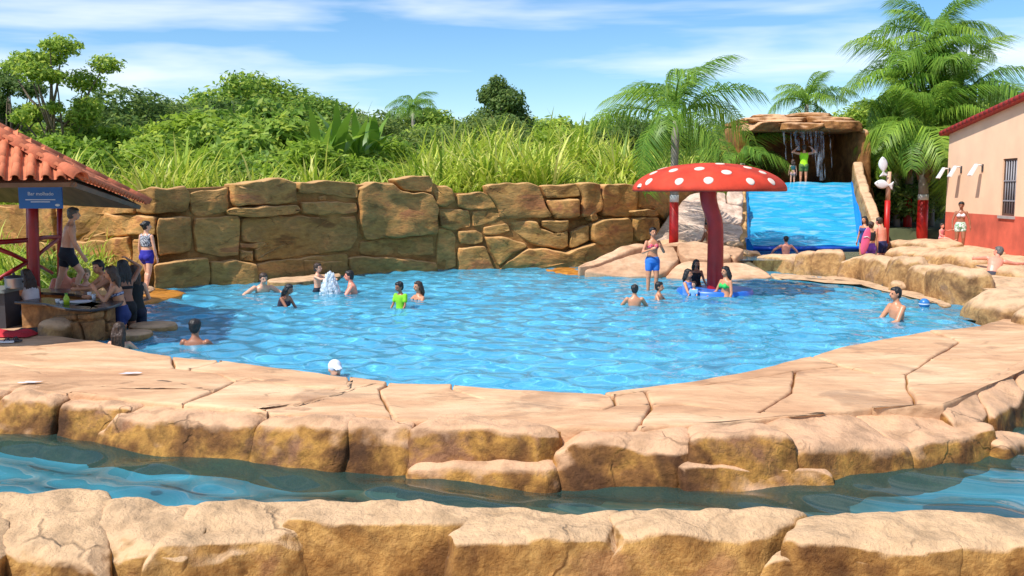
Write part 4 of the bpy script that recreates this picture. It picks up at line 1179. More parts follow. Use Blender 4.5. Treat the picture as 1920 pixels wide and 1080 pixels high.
def log(a, b, ya, yb, r_=.05, nm='rail'):
    A, B = D(a[0], a[1], ya), D(b[0], b[1], yb); m_ = A.lerp(B, .5) + Vector((0, 0, .015))
    MB().tube([A, m_, B], [r_, r_ * .95, r_ * .9], 10).build(nm, M_LOG, kb)
log((-60, 462), (52, 450), 16.5, 17.0); log((52, 450), (112, 444), 17.0, 18.6, .045); log((-10, 464), (54, 492), 16.5, 16.9, .042, 'brace'); log((108, 449), (56, 492), 18.4, 17.0, .036, 'brace')
log((-40, 548), (54, 490), 16.4, 16.9, .042, 'brace'); log((54, 490), (98, 512), 17.0, 18.4, .034, 'brace')
log((55, 360), (56, 560), 17.2, 17.2, .06, 'post'); log((-120, 360), (-120, 560), 16.5, 16.5, .07, 'post'); log((112, 372), (112, 530), 18.6, 18.6, .055, 'post')
# sign on the post
M_SIGN = simple('sign_blue', srgb(34, 104, 186), .4, .08, 3); M_LET = simple('sign_white', srgb(215, 228, 245), .5, .03)
SYp = pb.y - .16; s0, s1 = D(36, 391, SYp), D(115, 349, SYp)
sg = empty('bar_sign', (s0.x, SYp, s0.z)); tag(sg, 'blue bar sign with white lettering fixed to the red post', 'sign')
MB().box((s0.x, SYp, s0.z), (s1.x, SYp + .03, s1.z)).build('board', M_SIGN, sg, False)
cu = bpy.data.curves.new('lettering', 'FONT'); cu.body = 'Bar molhado'; cu.size = .088; cu.align_x = 'CENTER'; cu.align_y = 'CENTER'; cu.extrude = .002; cu.materials.append(M_LET)
to_ = bpy.data.objects.new('lettering', cu); COL.objects.link(to_); dg = bpy.context.evaluated_depsgraph_get()
lm = bpy.data.meshes.new_from_object(to_.evaluated_get(dg)); bpy.data.objects.remove(to_)
to = bpy.data.objects.new('lettering', lm); COL.objects.link(to); to.parent = sg; to.rotation_euler = (math.pi / 2, 0, 0)
q = D(76, 363.5, SYp - .004); to.location = q - sg.location
for (a, b, y) in ((48, 104, 374.5), (58, 94, 378.5)):
    A, B = D(a, y + .8, SYp), D(b, y - .8, SYp)
    MB().box((A.x, SYp - .006, A.z), (B.x, SYp - .002, B.z)).build('text_line', M_LET, sg, False)
q = D(108, 384.5, SYp); MB().ball((q.x, SYp - .003, q.z), (.045, .006, .022), 14, 8).build('logo', M_LET, sg)

# bar counter: curved stone front with a dark top
M_COUNT = simple('counter_black', srgb(52, 50, 50), .25, .25, 5); M_BARST = rock_mat('bar_stone', [srgb(120, 88, 58), srgb(156, 114, 70), srgb(170, 128, 84)], scale=1.6, bump=.6, bscale=9, var=.12)
bc = empty('bar_counter', G(150, 640, 0)); tag(bc, 'curved swim-up bar counter with stone front and dark top', 'bar counter')
foot = [G(40, 612, .1), G(100, 628, 0), G(140, 639, 0), G(172, 642, 0), Vector((-6.52, 14.78, 0)), Vector((-6.56, 15.3, 0)), Vector((-6.78, 16.0, 0)), Vector((-7.1, 16.6, 0)), Vector((-7.6, 17.1, 0)), Vector((-8.4, 17.4, 0)), Vector((-9.3, 17.5, 0))]
BARW = Wall([(p.x, p.y) for p in foot])
zc = D(0, 577, G(150, 640, 0).y).z
V, F = [], []
ctr = sum((Vector((p.x, p.y, 0)) for p in foot), Vector()) / len(foot)
Lb = BARW.s[-1]
K = 60
ring_o, ring_i = [], []
for i in range(K + 1):
    P, N = BARW.at(Lb * i / K, 0)
    ring_o.append(P); ring_i.append(N)
for i in range(K + 1):
    P, N = ring_o[i], ring_i[i]
    for (o, z) in ((-.02, -1.3), (-.02, zc - .05), (-.30, zc - .05), (-.30, -1.3)): V.append((P.x + N.x * o, P.y + N.y * o, z))
for i in range(K):
    a, b = 4 * i, 4 * i + 4; F += [(a, b, b + 1, a + 1), (a + 2, b + 2, b + 3, a + 3)]
put('body', mesh('body', V, F, M_BARST), bc)
V, F = [], []
for i in range(K + 1):
    P, N = ring_o[i], ring_i[i]
    for (o, z) in ((.10, zc - .045), (.11, zc - .02), (.10, zc), (-.52, zc), (-.52, zc - .045)): V.append((P.x + N.x * o, P.y + N.y * o, z))
for i in range(K):
    for k in range(5): F.append((i * 5 + k, i * 5 + 5 + k, i * 5 + 5 + (k + 1) % 5, i * 5 + (k + 1) % 5))
F += [(0, 1, 2, 3, 4), tuple(K * 5 + k for k in (4, 3, 2, 1, 0))]
put('counter_top', mesh('counter_top', V, F, M_COUNT, False), bc)
for i, s in enumerate([[(96, 592), (146, 588), (148, 600), (120, 603), (98, 606)], [(147, 588), (193, 580), (194, 594), (160, 600), (149, 600)], [(98, 608), (120, 604), (149, 602), (155, 615), (160, 640), (120, 637), (98, 628)],
                       [(151, 603), (194, 596), (196, 632), (178, 642), (162, 640), (157, 615)], [(196, 580), (210, 576), (212, 598), (197, 604)], [(198, 606), (212, 600), (213, 612), (199, 624)]]):
    stone(BARW.poly(s), BARW.at, .05, M_BARST, bc, 'stone', edge=.03, gap=.008, amp=.02, sp=.05, back=.05, seed=i, fq=2, cut=.1, wob=.01)
tag(MB().box((-12, 13.2, -1.2), (-7.45, 17.2, .06)).build('bar_floor', M_PATH, smooth=False), kind='structure')
# back counter with a pot
bk = empty('back_counter', D(10, 545, 15.6)); tag(bk, 'dark back counter inside the kiosk at the picture edge', 'counter')
p0, p1 = D(-80, 541, 15.8), D(26, 541, 15.8)
MB().box((p0.x, 15.5, p0.z - .05), (p1.x, 16.3, p0.z)).build('top', simple('counter_grey', srgb(120, 126, 124), .4), bk, False)
MB().box((p0.x, 15.6, .06), (p1.x - .06, 16.2, p0.z - .05)).build('cabinet', M_DARK, bk, False)
M_STEEL = simple('steel', srgb(170, 172, 176), .3, .1, 3, metal=.7)
pp = D(27, 540, 15.75); po = empty('cooking_pot', pp); tag(po, 'large metal pot with dark lid on the back counter', 'pot')
hh = D(0, 522, 15.75).z - pp.z
MB().lathe([(.0, .0), (.14, 0), (.145, .02), (.145, hh), (.15, hh + .01), (.0, hh + .01)], pp, 24, False).build('body', M_STEEL, po)
MB().lathe([(.155, hh + .011), (.15, hh + .03), (.06, hh + .055), (.0, hh + .06)], pp, 24, False).build('lid', M_DARK, po)
MB().ball(pp + Vector((0, 0, hh + .075)), .025).build('knob', M_DARK, po)
for s in (-1, 1): MB().tube([pp + Vector((s * .14, 0, hh * .75)), pp + Vector((s * .19, 0, hh * .78)), pp + Vector((s * .14, 0, hh * .6))], .012, 6).build('handle', M_DARK, po)
# things on the counter
def on_counter(px, py): return G(px, py, zc)
M_LIME = simple('drink_green', srgb(150, 180, 40), .25, .1); M_CLEAR = simple('cup_white', srgb(226, 226, 230), .3, .05)
c = on_counter(125, 571); g = empty('drink_bottle', c); tag(g, 'yellow green drink bottle on the bar counter', 'bottle')
MB().lathe([(0, 0), (.045, 0), (.047, .10), (.03, .135), (.02, .15), (.02, .17), (0, .17)], c, 16, False).build('body', M_LIME, g)
MB().lathe([(.024, .168), (.024, .19), (0, .19)], c, 14, False).build('bottle_cap', simple('cap_green', srgb(60, 120, 40), .4), g)
for i, (px, py, h_, lab) in enumerate([(108, 568, .06, 'small white cup left of the green bottle'), (116, 570, .05, 'tiny pale cup just beside the green bottle'), (168, 560, .11, 'white plastic cup by the leaning woman on the counter'), (176, 563, .10, 'clear pale cup at the counter corner')]):
    c = on_counter(px, py); g = empty('cup', c); tag(g, lab, 'cup', 'cups on the bar counter')
    MB().lathe([(0, 0), (.026, 0), (.036, h_), (.033, h_), (.024, .008), (0, .008)], c, 14, False).build('body', M_CLEAR, g)
    MB().lathe([(.036, h_ - .008), (.039, h_), (.036, h_ + .004), (.034, h_)], c, 14, False).build('rim', M_CLEAR, g)
c = on_counter(150, 567); tray = empty('tray', c); tag(tray, 'thin white tray lying on the dark bar counter', 'tray')
MB().lathe([(0, .004), (.16, .004), (.19, .02), (.195, .02), (.165, 0), (0, 0)], c, 24, False).build('dish', M_CLEAR, tray)
# stone seats in the water
for i, (px, py, w, lab) in enumerate([(248, 621, .32, 'yellowish stone stool in the water nearest the long-haired girl'), (287, 606, .40, 'flat stone stool in the water with dark side')]):
    c = G(px, py, .10); s_ = empty('stone_stool', (c.x, c.y, -1.1)); tag(s_, lab, 'stool', 'stone stools at the swim-up bar')
    MB().lathe([(0, -.05), (w * .9, -.05), (w, -.02), (w, .05), (w * .92, .09), (0, .10)], (c.x, c.y, 0), 24, False).build('seat', M_BOUL, s_)
    MB().lathe([(w * .6, -1.15), (w * .5, -.6), (w * .6, -.05)], (c.x, c.y, 0), 20, False).build('pedestal', M_BARST, s_)
# boulders and belongings at the deck's left end
lb = empty('boulder', G(90, 628, .1)); tag(lb, 'yellow rounded boulder pair at the foot of the bar', 'boulder')
for i, (a, b, t0, f0) in enumerate([(64, 124, 602, 632), (100, 126, 606, 628)]):
    A, B = G(a, f0, .1), G(b, f0, .1); z = D(a, t0, A.y + .1).z
    boulder([(A.x, A.y, 0), (B.x, B.y, 0), (B.x, B.y + .6, 0), (A.x, A.y + .6, 0), (A.x, A.y + .1, z), (B.x, B.y + .1, z - .05), (B.x, B.y + .6, z), (A.x, A.y + .6, z)], M_WET if i else M_BOUL, lb, 'rock', n=10, k=3.5, amp=.04, seed=i + 200)
def cloth(px, py, w, d, h, mat, name, label, cat, seed):
    c = G(px, py, Z_DECK + .01); V = []; F = []; n = 14
    for j in range(n + 1):
        for i in range(n + 1):
            u, v = i / n - .5, j / n - .5; e = 1 - max(abs(u), abs(v)) * 2
            z = h * min(1, e * 4) * (.6 + .5 * noise.noise((u * 5, v * 5, seed))) + .004
            V.append((c.x + u * w + .04 * noise.noise((u * 4, v * 4, seed + 3)), c.y + v * d, c.z + max(.003, z)))
    F = [(j * (n + 1) + i, j * (n + 1) + i + 1, (j + 1) * (n + 1) + i + 1, (j + 1) * (n + 1) + i) for j in range(n) for i in range(n)]
    o = put(name, mesh(name, V, F, mat)); tag(o, label, cat)
cloth(18, 629, .75, .4, .10, simple('cloth_red', srgb(190, 40, 50), .9, .2), 'towel', 'crumpled red towel at the left deck edge', 'towel', 1)
cloth(62, 620, .55, .35, .05, simple('cloth_dark', srgb(66, 70, 66), .9, .2), 'towel', 'dark green flat towel beside the yellow boulder', 'towel', 6)
for i, (px, py) in enumerate([(10, 642), (26, 640)]):
    c = G(px, py, Z_DECK + .005); g = empty('flip_flop', c); tag(g, ['white flip flop at the far left of the deck', 'dark flip flop beside the white one on the deck'][i], 'flip flop', 'flip flops on the deck')
    m_ = M_CLEAR if i == 0 else M_DARK
    pts = []
    for k in range(18):
        a = 2 * math.pi * k / 18; pts.append((c.x + .13 * math.cos(a), c.y + (.05 + .012 * math.cos(a)) * math.sin(a), c.z))
    V = pts + [(p[0], p[1], p[2] + .025) for p in pts]
    put('sole', mesh('sole', V, [tuple(range(17, -1, -1)), tuple(range(18, 36))] + [(k, (k + 1) % 18, 18 + (k + 1) % 18, 18 + k) for k in range(18)], m_, False), g)
    MB().tube([c + Vector((.0, -.045, .02)), c + Vector((.03, -.02, .07)), c + Vector((.07, 0, .03)), c + Vector((.03, .02, .07)), c + Vector((0, .045, .02))], .008, 6).build('strap', M_DARK, g)
for i, (px, py, lab) in enumerate([(52, 718, 'white paper scrap lying near the left rim of the deck'), (240, 701, 'thin white paper strip on the left deck slabs'), (690, 770, 'wet pale puddle-like sheet on the deck above the bank rocks')][:2]):
    c = G(px, py, Z_DECK + .012); V = []
    for j in range(4):
        for k in range(4): V.append((c.x + (k / 3 - .5) * .2 + .02 * j, c.y + (j / 3 - .5) * .1, c.z + .012 + .012 * noise.noise((j * .7, k * .9, i))))
    tag(put('paper_scrap', mesh('paper_scrap', V, [(j * 4 + k, j * 4 + k + 1, j * 4 + 5 + k, j * 4 + 4 + k) for j in range(3) for k in range(3)], M_CLEAR)), lab, 'paper')
# ------------------------------------------------------------------ plants
def leaf_mat(name, cols, rough=.55, trans=.52):
    """each leaf its own green; light passes through"""
    m, n, l, b = new_mat(name)
    ge = n.new('ShaderNodeNewGeometry'); oi = n.new('ShaderNodeObjectInfo')
    k = len(cols); rp = ramp(n, l, ge.outputs['Random Per Island'], [(i / (k - 1), c) for i, c in enumerate(cols)])
    hs = n.new('ShaderNodeHueSaturation'); l.new(rp.outputs[0], hs.inputs['Color'])
    v = math_n(n, l, 'MULTIPLY_ADD', oi.outputs['Random'], .45); v.node.inputs[2].default_value = .78; l.new(v, hs.inputs['Value'])
    h = math_n(n, l, 'MULTIPLY_ADD', oi.outputs['Random'], -.03); h.node.inputs[2].default_value = .515; l.new(h, hs.inputs['Hue'])
    l.new(hs.outputs[0], b.inputs['Base Color']); b.inputs['Roughness'].default_value = rough
    b.inputs['Specular IOR Level'].default_value = .35
    tl = n.new('ShaderNodeBsdfTranslucent'); l.new(hs.outputs[0], tl.inputs[0])
    mx = n.new('ShaderNodeMixShader'); mx.inputs[0].default_value = trans
    l.new(b.outputs[0], mx.inputs[1]); l.new(tl.outputs[0], mx.inputs[2])
    l.new(mx.outputs[0], [q for q in n if q.type == 'OUTPUT_MATERIAL'][0].inputs[0])
    return m
M_LEAF = leaf_mat('leaf_green', [(0.109, 0.207, 0.031), (0.221, 0.364, 0.048), (0.377, 0.535, 0.073), (0.534, 0.600, 0.098)])
M_LEAF_D = leaf_mat('leaf_dark', [(0.090, 0.171, 0.041), (0.182, 0.278, 0.065), (0.324, 0.404, 0.088)])
M_LEAF_Y = leaf_mat('leaf_lime', [(0.167, 0.278, 0.024), (0.298, 0.442, 0.041), (0.467, 0.589, 0.065)])
M_CANE = leaf_mat('cane_leaf', [(0.108, 0.212, 0.025), (0.235, 0.377, 0.034), (0.396, 0.514, 0.058), (0.539, 0.600, 0.100), (0.600, 0.600, 0.198)], trans=.4)
M_PALM = leaf_mat('palm_leaf', [(0.120, 0.250, 0.039), (0.236, 0.416, 0.052), (0.404, 0.582, 0.077)], .4)
M_BARK = simple('bark', (.16, .12, .08), .9, .35, 3, .8, 12); M_PTRUNK = simple('palm_trunk', (.28, .25, .22), .9, .25, 3, .8, 10)
M_HUSK = simple('palm_husk', (.16, .085, .045), .9, .4, 5, .8, 14)

def leaves_np(rng, centres, radii, n, size, upb=.5, flat=.75, shell=.55):
    c = np.array(centres); r = np.array(radii)
    w = (r ** 2.2); w = w / w.sum()
    idx = rng.choice(len(c), n, p=w)
    d = rng.normal(size=(n, 3)); d /= np.linalg.norm(d, axis=1)[:, None]
    q = (shell + (1 - shell) * rng.random(n)) * (.75 + .35 * rng.random(n))
    P = c[idx] + d * (r[idx] * q)[:, None] * np.array([1, 1, flat])
    N = d * .6 + rng.normal(size=(n, 3)) * .55 + np.array([0, 0, upb]); N /= np.linalg.norm(N, axis=1)[:, None]
    A = np.cross(N, rng.normal(size=(n, 3))); A /= np.linalg.norm(A, axis=1)[:, None]; B = np.cross(N, A)
    s = size * (.6 + .8 * rng.random(n))[:, None]
    L, W = A * s, B * s * .42
    V = np.stack([P - L, P - L * .1 + W - N * s * .06, P + L - N * s * .22, P - L * .1 - W - N * s * .06], 1).reshape(-1, 3)
    F = np.arange(n * 4).reshape(-1, 4)
    return V, F
def make_tree_meshes(seed, h, spread, n, size, lm, kind='round', bare=.25):
    """trunk with limbs + crown, local, base at origin"""
    rng = np.random.RandomState(seed); rd = random.Random(seed)
    cs, rs_ = [], []
    nb = {'round': 22, 'airy': 20, 'bush': 18, 'tall': 20}[kind]
    for i in range(nb):
        a = rd.uniform(0, 6.283); q = rd.random() ** .6
        if kind == 'bush': z = h * (.15 + .72 * rd.random() * (1 - .35 * q)); rr = h * rd.uniform(.16, .27)
        elif kind == 'airy': z = h * (.42 + .52 * rd.random()); rr = h * rd.uniform(.06, .13)
        elif kind == 'tall': z = h * (.3 + .62 * rd.random()); q *= (1.1 - .55 * z / h); rr = h * rd.uniform(.08, .16)
        else: z = h * (.38 + .48 * rd.random() * (1 - .3 * q)); rr = h * rd.uniform(.12, .22)
        cs.append((math.cos(a) * spread * q, math.sin(a) * spread * q, z)); rs_.append(rr)
    V, F = leaves_np(rng, cs, rs_, n, size, flat=.7 if kind != 'airy' else .55, shell=.35 if kind == 'airy' else .55)
    crown = np_mesh('crown', V, F, lm, False)
    mb = MB(); r0 = h * .018 + .03
    topz = h * (.55 if kind != 'bush' else .35)
    tp = [Vector((0, 0, -.4))]
    for k in range(1, 6): tp.append(Vector((rd.uniform(-.04, .04) * h, rd.uniform(-.04, .04) * h, topz * k / 5)))
    mb.tube(tp, [r0 * (1 - .12 * k) for k in range(6)], 8)
    for c in cs:
        s = tp[rd.randint(1 if kind == 'bush' else 3, 5)]; e = Vector(c); m_ = s.lerp(e, .5) + Vector((0, 0, -.04 * h))
        mb.tube([s, m_, e], [r0 * .45, r0 * .3, r0 * .1], 5)
    return mb.mesh('trunk', M_BARK), crown
KINDS = {
 'bush1': make_tree_meshes(1, 3.6, 1.7, 9880, 0.126, M_LEAF, 'bush'), 'bush2': make_tree_meshes(2, 3.4, 1.9, 9880, 0.111, M_LEAF_Y, 'bush'), 'bush3': make_tree_meshes(3, 4.0, 1.8, 10640, 0.118, M_LEAF, 'bush'),
 'bush4': make_tree_meshes(9, 3.8, 2.0, 9880, 0.111, M_LEAF_D, 'bush'),
 'round1': make_tree_meshes(4, 7.0, 2.2, 15200, 0.133, M_LEAF, 'round'), 'round2': make_tree_meshes(5, 7.0, 2.5, 15200, 0.126, M_LEAF_D, 'round'), 'airy': make_tree_meshes(6, 9.0, 2.1, 12350, 0.111, M_LEAF_D, 'airy'),
 'airy2': make_tree_meshes(16, 9.0, 2.4, 12350, 0.111, M_LEAF, 'airy'),
 'tall': make_tree_meshes(7, 8.0, 1.5, 13300, 0.126, M_LEAF_D, 'tall'),
}
BASEH = {'bush1': 3.6, 'bush2': 3.4, 'bush3': 4.0, 'bush4': 3.8, 'round1': 7.0, 'round2': 7.0, 'airy': 9.0, 'airy2': 9.0, 'tall': 8.0}
prn = random.Random(77)
def plant_tree(px, top, Y, kind, name, label, cat, group=None, wide=1.0):
    P = D(px, top, Y); g = max(ground_h(P.x, Y), 0.3)
    s = (P.z - g) / BASEH[kind] * 1.02
    e = empty(name, (P.x, Y, g)); e.rotation_euler = (0, 0, prn.uniform(0, 6.28)); e.scale = (s * wide, s * wide, s)
    tag(e, label, cat, group)
    put_local('trunk', KINDS[kind][0], e); put_local('crown', KINDS[kind][1], e)
    return e
# single trees one can point to
plant_tree(100, 66, 41, 'airy2', 'tree', 'tall loose-crowned tree rising over the thicket at the far left', 'tree', wide=1.0)
plant_tree(6, 128, 44, 'airy', 'tree', 'dark airy tree at the left picture edge behind the kiosk', 'tree')
plant_tree(476, 108, 62, 'round1', 'tree', 'broad round-topped tree standing highest left of centre', 'tree', wide=1.15)
plant_tree(945, 136, 58, 'tall', 'tree', 'lone dark tree standing above the thicket at centre', 'tree', wide=.95)
plant_tree(1016, 218, 48, 'bush2', 'shrub', 'yellow green dome-shaped shrub right of the lone tree', 'shrub')
plant_tree(265, 150, 50, 'round2', 'tree', 'flat-topped dark green tree between the left tree and the round tree', 'tree', wide=1.4)
# the thicket
sky = [(-80, 150), (40, 190), (180, 172), (230, 170), (300, 168), (360, 170), (420, 150), (550, 150), (590, 172), (650, 188), (760, 196), (900, 198), (1000, 198), (1100, 196), (1200, 200), (1400, 205), (1500, 192), (1600, 185), (1750, 150), (1900, 180), (2000, 180)]
def skyline(x): return float(np.interp(x, [p[0] for p in sky], [p[1] for p in sky]))
for row, (Y, x0, x1, step, add, kinds) in enumerate([(66, -80, 2000, 82, -2, ['round1', 'round2', 'bush4']), (54, -60, 1250, 78, 12, ['round2', 'bush1', 'bush3', 'round1']), (44, -60, 760, 62, 38, ['bush1', 'bush3', 'bush2', 'bush1']), (37.5, 60, 700, 56, 75, ['bush2', 'bush1', 'bush3'])]):
    x = x0
    while x < x1:
        px = x + prn.uniform(-20, 20); k = prn.choice(kinds)
        t = skyline(px) + add + prn.uniform(-10, 14)
        if row == 3: t = prn.uniform(225, 285) if px < 420 else prn.uniform(235, 300)
        plant_tree(px, t, Y + prn.uniform(-2.5, 2.5), k, 'shrub', ['green tree in the far row of the thicket behind the rock wall', 'green tree in the middle of the thicket behind the rock wall', 'bushy green shrub in the left half of the thicket', 'low bright shrub just behind the left half of the rock wall'][row], ['tree', 'tree', 'shrub', 'shrub'][row],
                   ['far row of the thicket', 'middle row of the thicket', 'shrubs in the thicket', 'low shrubs behind the wall'][row], wide=1.15)
        x += step
for px, t, Y, k in [(1500, 205, 47, 'bush4'), (1560, 200, 46, 'bush3'), (1625, 225, 44, 'bush1'), (1660, 250, 41, 'bush4'), (1740, 235, 45, 'round2'), (1830, 165, 48, 'round1'), (1890, 150, 50, 'round2'), (1440, 240, 46, 'bush2'), (1380, 238, 45, 'bush1'), (1690, 300, 40.5, 'bush4'), (1755, 300, 40.5, 'bush4')]:
    plant_tree(px, t, Y, k, 'shrub', 'dense green shrub behind the grotto and the tall palms', 'shrub', 'shrubs behind the grotto')

# tall cane grass behind the wall
def blades(rng, base, n_per, Lr, wr, up):
    n = len(base) * n_per
    P = np.repeat(base, n_per, 0) + np.concatenate([rng.normal(size=(n, 2)) * .10, np.zeros((n, 1))], 1)
    az = rng.uniform(0, 2 * math.pi, n); L = rng.uniform(*Lr, n) * np.repeat(np.array([.78 + .55 * noise.noise((q[0] * .55, q[1] * .55, 7)) + .12 * rng.randn() for q in base]), n_per); lean = rng.uniform(.25, 1.15, n); w = rng.uniform(*wr, n)
    d = np.stack([np.cos(az), np.sin(az), np.zeros(n)], 1); s = np.stack([-np.sin(az), np.cos(az), np.zeros(n)], 1)
    K = 6; rows = []
    for k in range(K):
        t = k / (K - 1)
        out = L * lean * (t ** 1.7) * .8; z = L * (t - (.12 + .62 * lean) * t ** 2.3)
        z = z * up
        c = P + d * out[:, None]; c[:, 2] += z
        ww = w * (1 - t) ** .7 * (.5 + 1.2 * t if t < .4 else 1) + .002
        rows.append(c - s * ww[:, None]); rows.append(c + s * ww[:, None])
    V = np.stack(rows, 1).reshape(-1, 3)
    o = np.arange(n)[:, None, None] * (2 * K); f = np.array([[2 * k, 2 * k + 1, 2 * k + 3, 2 * k + 2] for k in range(K - 1)])[None]
    return V, (o + f).reshape(-1, 4)
rng = np.random.RandomState(4)
pts = []
def back_y(x): return float(np.interp(x, [p.x for p in WB], [p.y for p in WB]))
for _ in range(5000):
    x = rng.uniform(-16, 7.4); y0 = back_y(x) + 1.75 if x > -11 else 27
    if x > 4.2: y0 = 35.5
    dep = rng.random() ** 1.2 * (9 if x > -4 else 3.0)
    y = y0 + dep
    pts.append((x, y, .35 + .16 * dep + (.45 if x > -3 else 0) + .5 * noise.noise((x * .25, y * .25, 2))))
for _ in range(700):
    x = rng.uniform(4, 7.6); y = rng.uniform(36, 41); pts.append((x, y, 1.2))
V, F = blades(rng, np.array(pts), 10, (1.8, 4.2), (.045, .09), 1.05)
W_ = V.reshape(-1, 12, 3); by_ = np.interp(W_[:, :, 0], [p.x for p in WB], [p.y for p in WB])
ok = ~((W_[:, :, 1] < by_ + 1.0) & (W_[:, :, 2] < 2.75)).any(1)      # nothing grows through the wall
V = W_[ok].reshape(-1, 3); F = F[:int(ok.sum()) * 5]
tag(put('cane_grass', np_mesh('cane_grass', V, F, M_CANE)), 'tall bright green cane grass crowding behind the rock wall', 'grass', kind='stuff')
pts = [(rng.uniform(-15.5, -9.9), rng.uniform(18.8, 26), .05) for _ in range(900)]
V, F = blades(rng, np.array(pts), 7, (.8, 2.2), (.018, .035), .95)
tag(put('bank_grass', np_mesh('bank_grass', V, F, M_CANE)), 'pale green tall grass seen behind the red kiosk rails', 'grass', kind='stuff')

# banana plants with big upright leaves
def big_leaf(L, w, droop, mat):
    V, F = [], []; n = 12
    for i in range(n + 1):
        t = i / n; x = droop * L * t ** 2.2; z = L * (t - .35 * droop * t ** 3)
        ww = w * math.sin(min(1, t * 1.02 + .03) * math.pi) ** .6 if t < .97 else .01
        ww *= (1 if i % 3 else .85)
        V += [(x, -ww, z - .25 * ww + .02), (x, 0, z), (x, ww, z - .25 * ww + .02)]
    for i in range(n):
        a = 3 * i; F += [(a, a + 1, a + 4, a + 3), (a + 1, a + 2, a + 5, a + 4)]
    return mesh('leaf', V, F, mat)
M_BAN = leaf_mat('banana_leaf', [(0.112, 0.237, 0.025), (0.200, 0.350, 0.037), (0.300, 0.438, 0.062)], .4, .4)
BL = [big_leaf(2.6, .26, .35, M_BAN), big_leaf(2.3, .24, .7, M_BAN), big_leaf(3.0, .22, .15, M_BAN)]
for i, (px, py, Y, s) in enumerate([(630, 172, 39, 1.15), (668, 185, 40, 1.0), (598, 205, 38.5, .95), (700, 200, 41, .9)]):
    P = D(px, py, Y); g = P.z - 2.9 * s - 1.2
    e = empty('banana_plant', (P.x, Y, max(.5, g)))
    tag(e, ['tallest banana plant with upright leaves above the wall', 'banana plant right of the tallest one in the thicket', 'lower banana plant left of the tallest one', 'banana plant at the right end of its clump'][i], 'plant', 'banana plants in the thicket')
    hz = P.z - 2.7 * s - e.location.z
    MB().tube([(0, 0, -.2), (0, 0, max(.5, hz))], [.12, .07], 8)
    st = MB(); st.tube([(0, 0, -.2), (.03, 0, max(.5, hz))], [.12, .07], 8); put_local('stalk', st.mesh('stalk', M_BAN), e)
    for k in range(8):
        put_local('leaf', BL[prn.randint(0, 2)], e, (0, 0, max(.4, hz) - .1), (0, prn.uniform(-.05, .35), k * .785 + prn.uniform(-.3, .3)), s * prn.uniform(.8, 1.1))

# palms
def frond_mesh(L, nl, leaf_l, droop, seed, mat, hang=.6):
    rd = random.Random(seed); V, F = [], []
    def pos(t): return Vector((L * (t - .22 * droop * t ** 2), 0, L * (.55 * t - (.35 + .55 * droop) * t ** 2.1)))
    # rachis
    n = 10
    for i in range(n + 1):
        t = i / n; p = pos(t); w = .035 * (1 - t * .85)
        V += [p + Vector((0, -w, 0)), p + Vector((0, 0, w)), p + Vector((0, w, 0)), p + Vector((0, 0, -w))]
    for i in range(n):
        for k in range(4): F.append((i * 4 + k, i * 4 + (k + 1) % 4, i * 4 + 4 + (k + 1) % 4, i * 4 + 4 + k))
    for i in range(nl):
        t = .16 + .84 * i / nl; p = pos(t); tan = (pos(min(1, t + .02)) - pos(t - .02)).normalized()
        ll = leaf_l * (math.sin((t * .86 + .10) * math.pi) ** .6 + .08) * rd.uniform(.85, 1.1)
        for s in (-1, 1):
            out = (tan * rd.uniform(.35, .7) + Vector((0, s, 0)) * rd.uniform(.7, 1.0) + Vector((0, 0, rd.uniform(-.05, .3)))).normalized()
            m_ = p + out * ll * .5 + Vector((0, 0, -.06 * ll)); e = p + out * ll * .85 + Vector((0, 0, -hang * ll * rd.uniform(.6, 1.2)))
            wv_ = tan.cross(out).normalized().cross(out).normalized() * .017
            o = len(V); V += [p - wv_ * .5, p + wv_ * .5, m_ + wv_, m_ - wv_, e]
            F += [(o, o + 1, o + 2, o + 3), (o + 3, o + 2, o + 4)]
    return mesh('frond', V, F, mat)
FR = [frond_mesh(3.0, 72, .85, .6, 1, M_PALM, .9), frond_mesh(3.0, 72, .8, .95, 2, M_PALM, 1.1), frond_mesh(2.7, 66, .8, .4, 3, M_PALM, .8)]
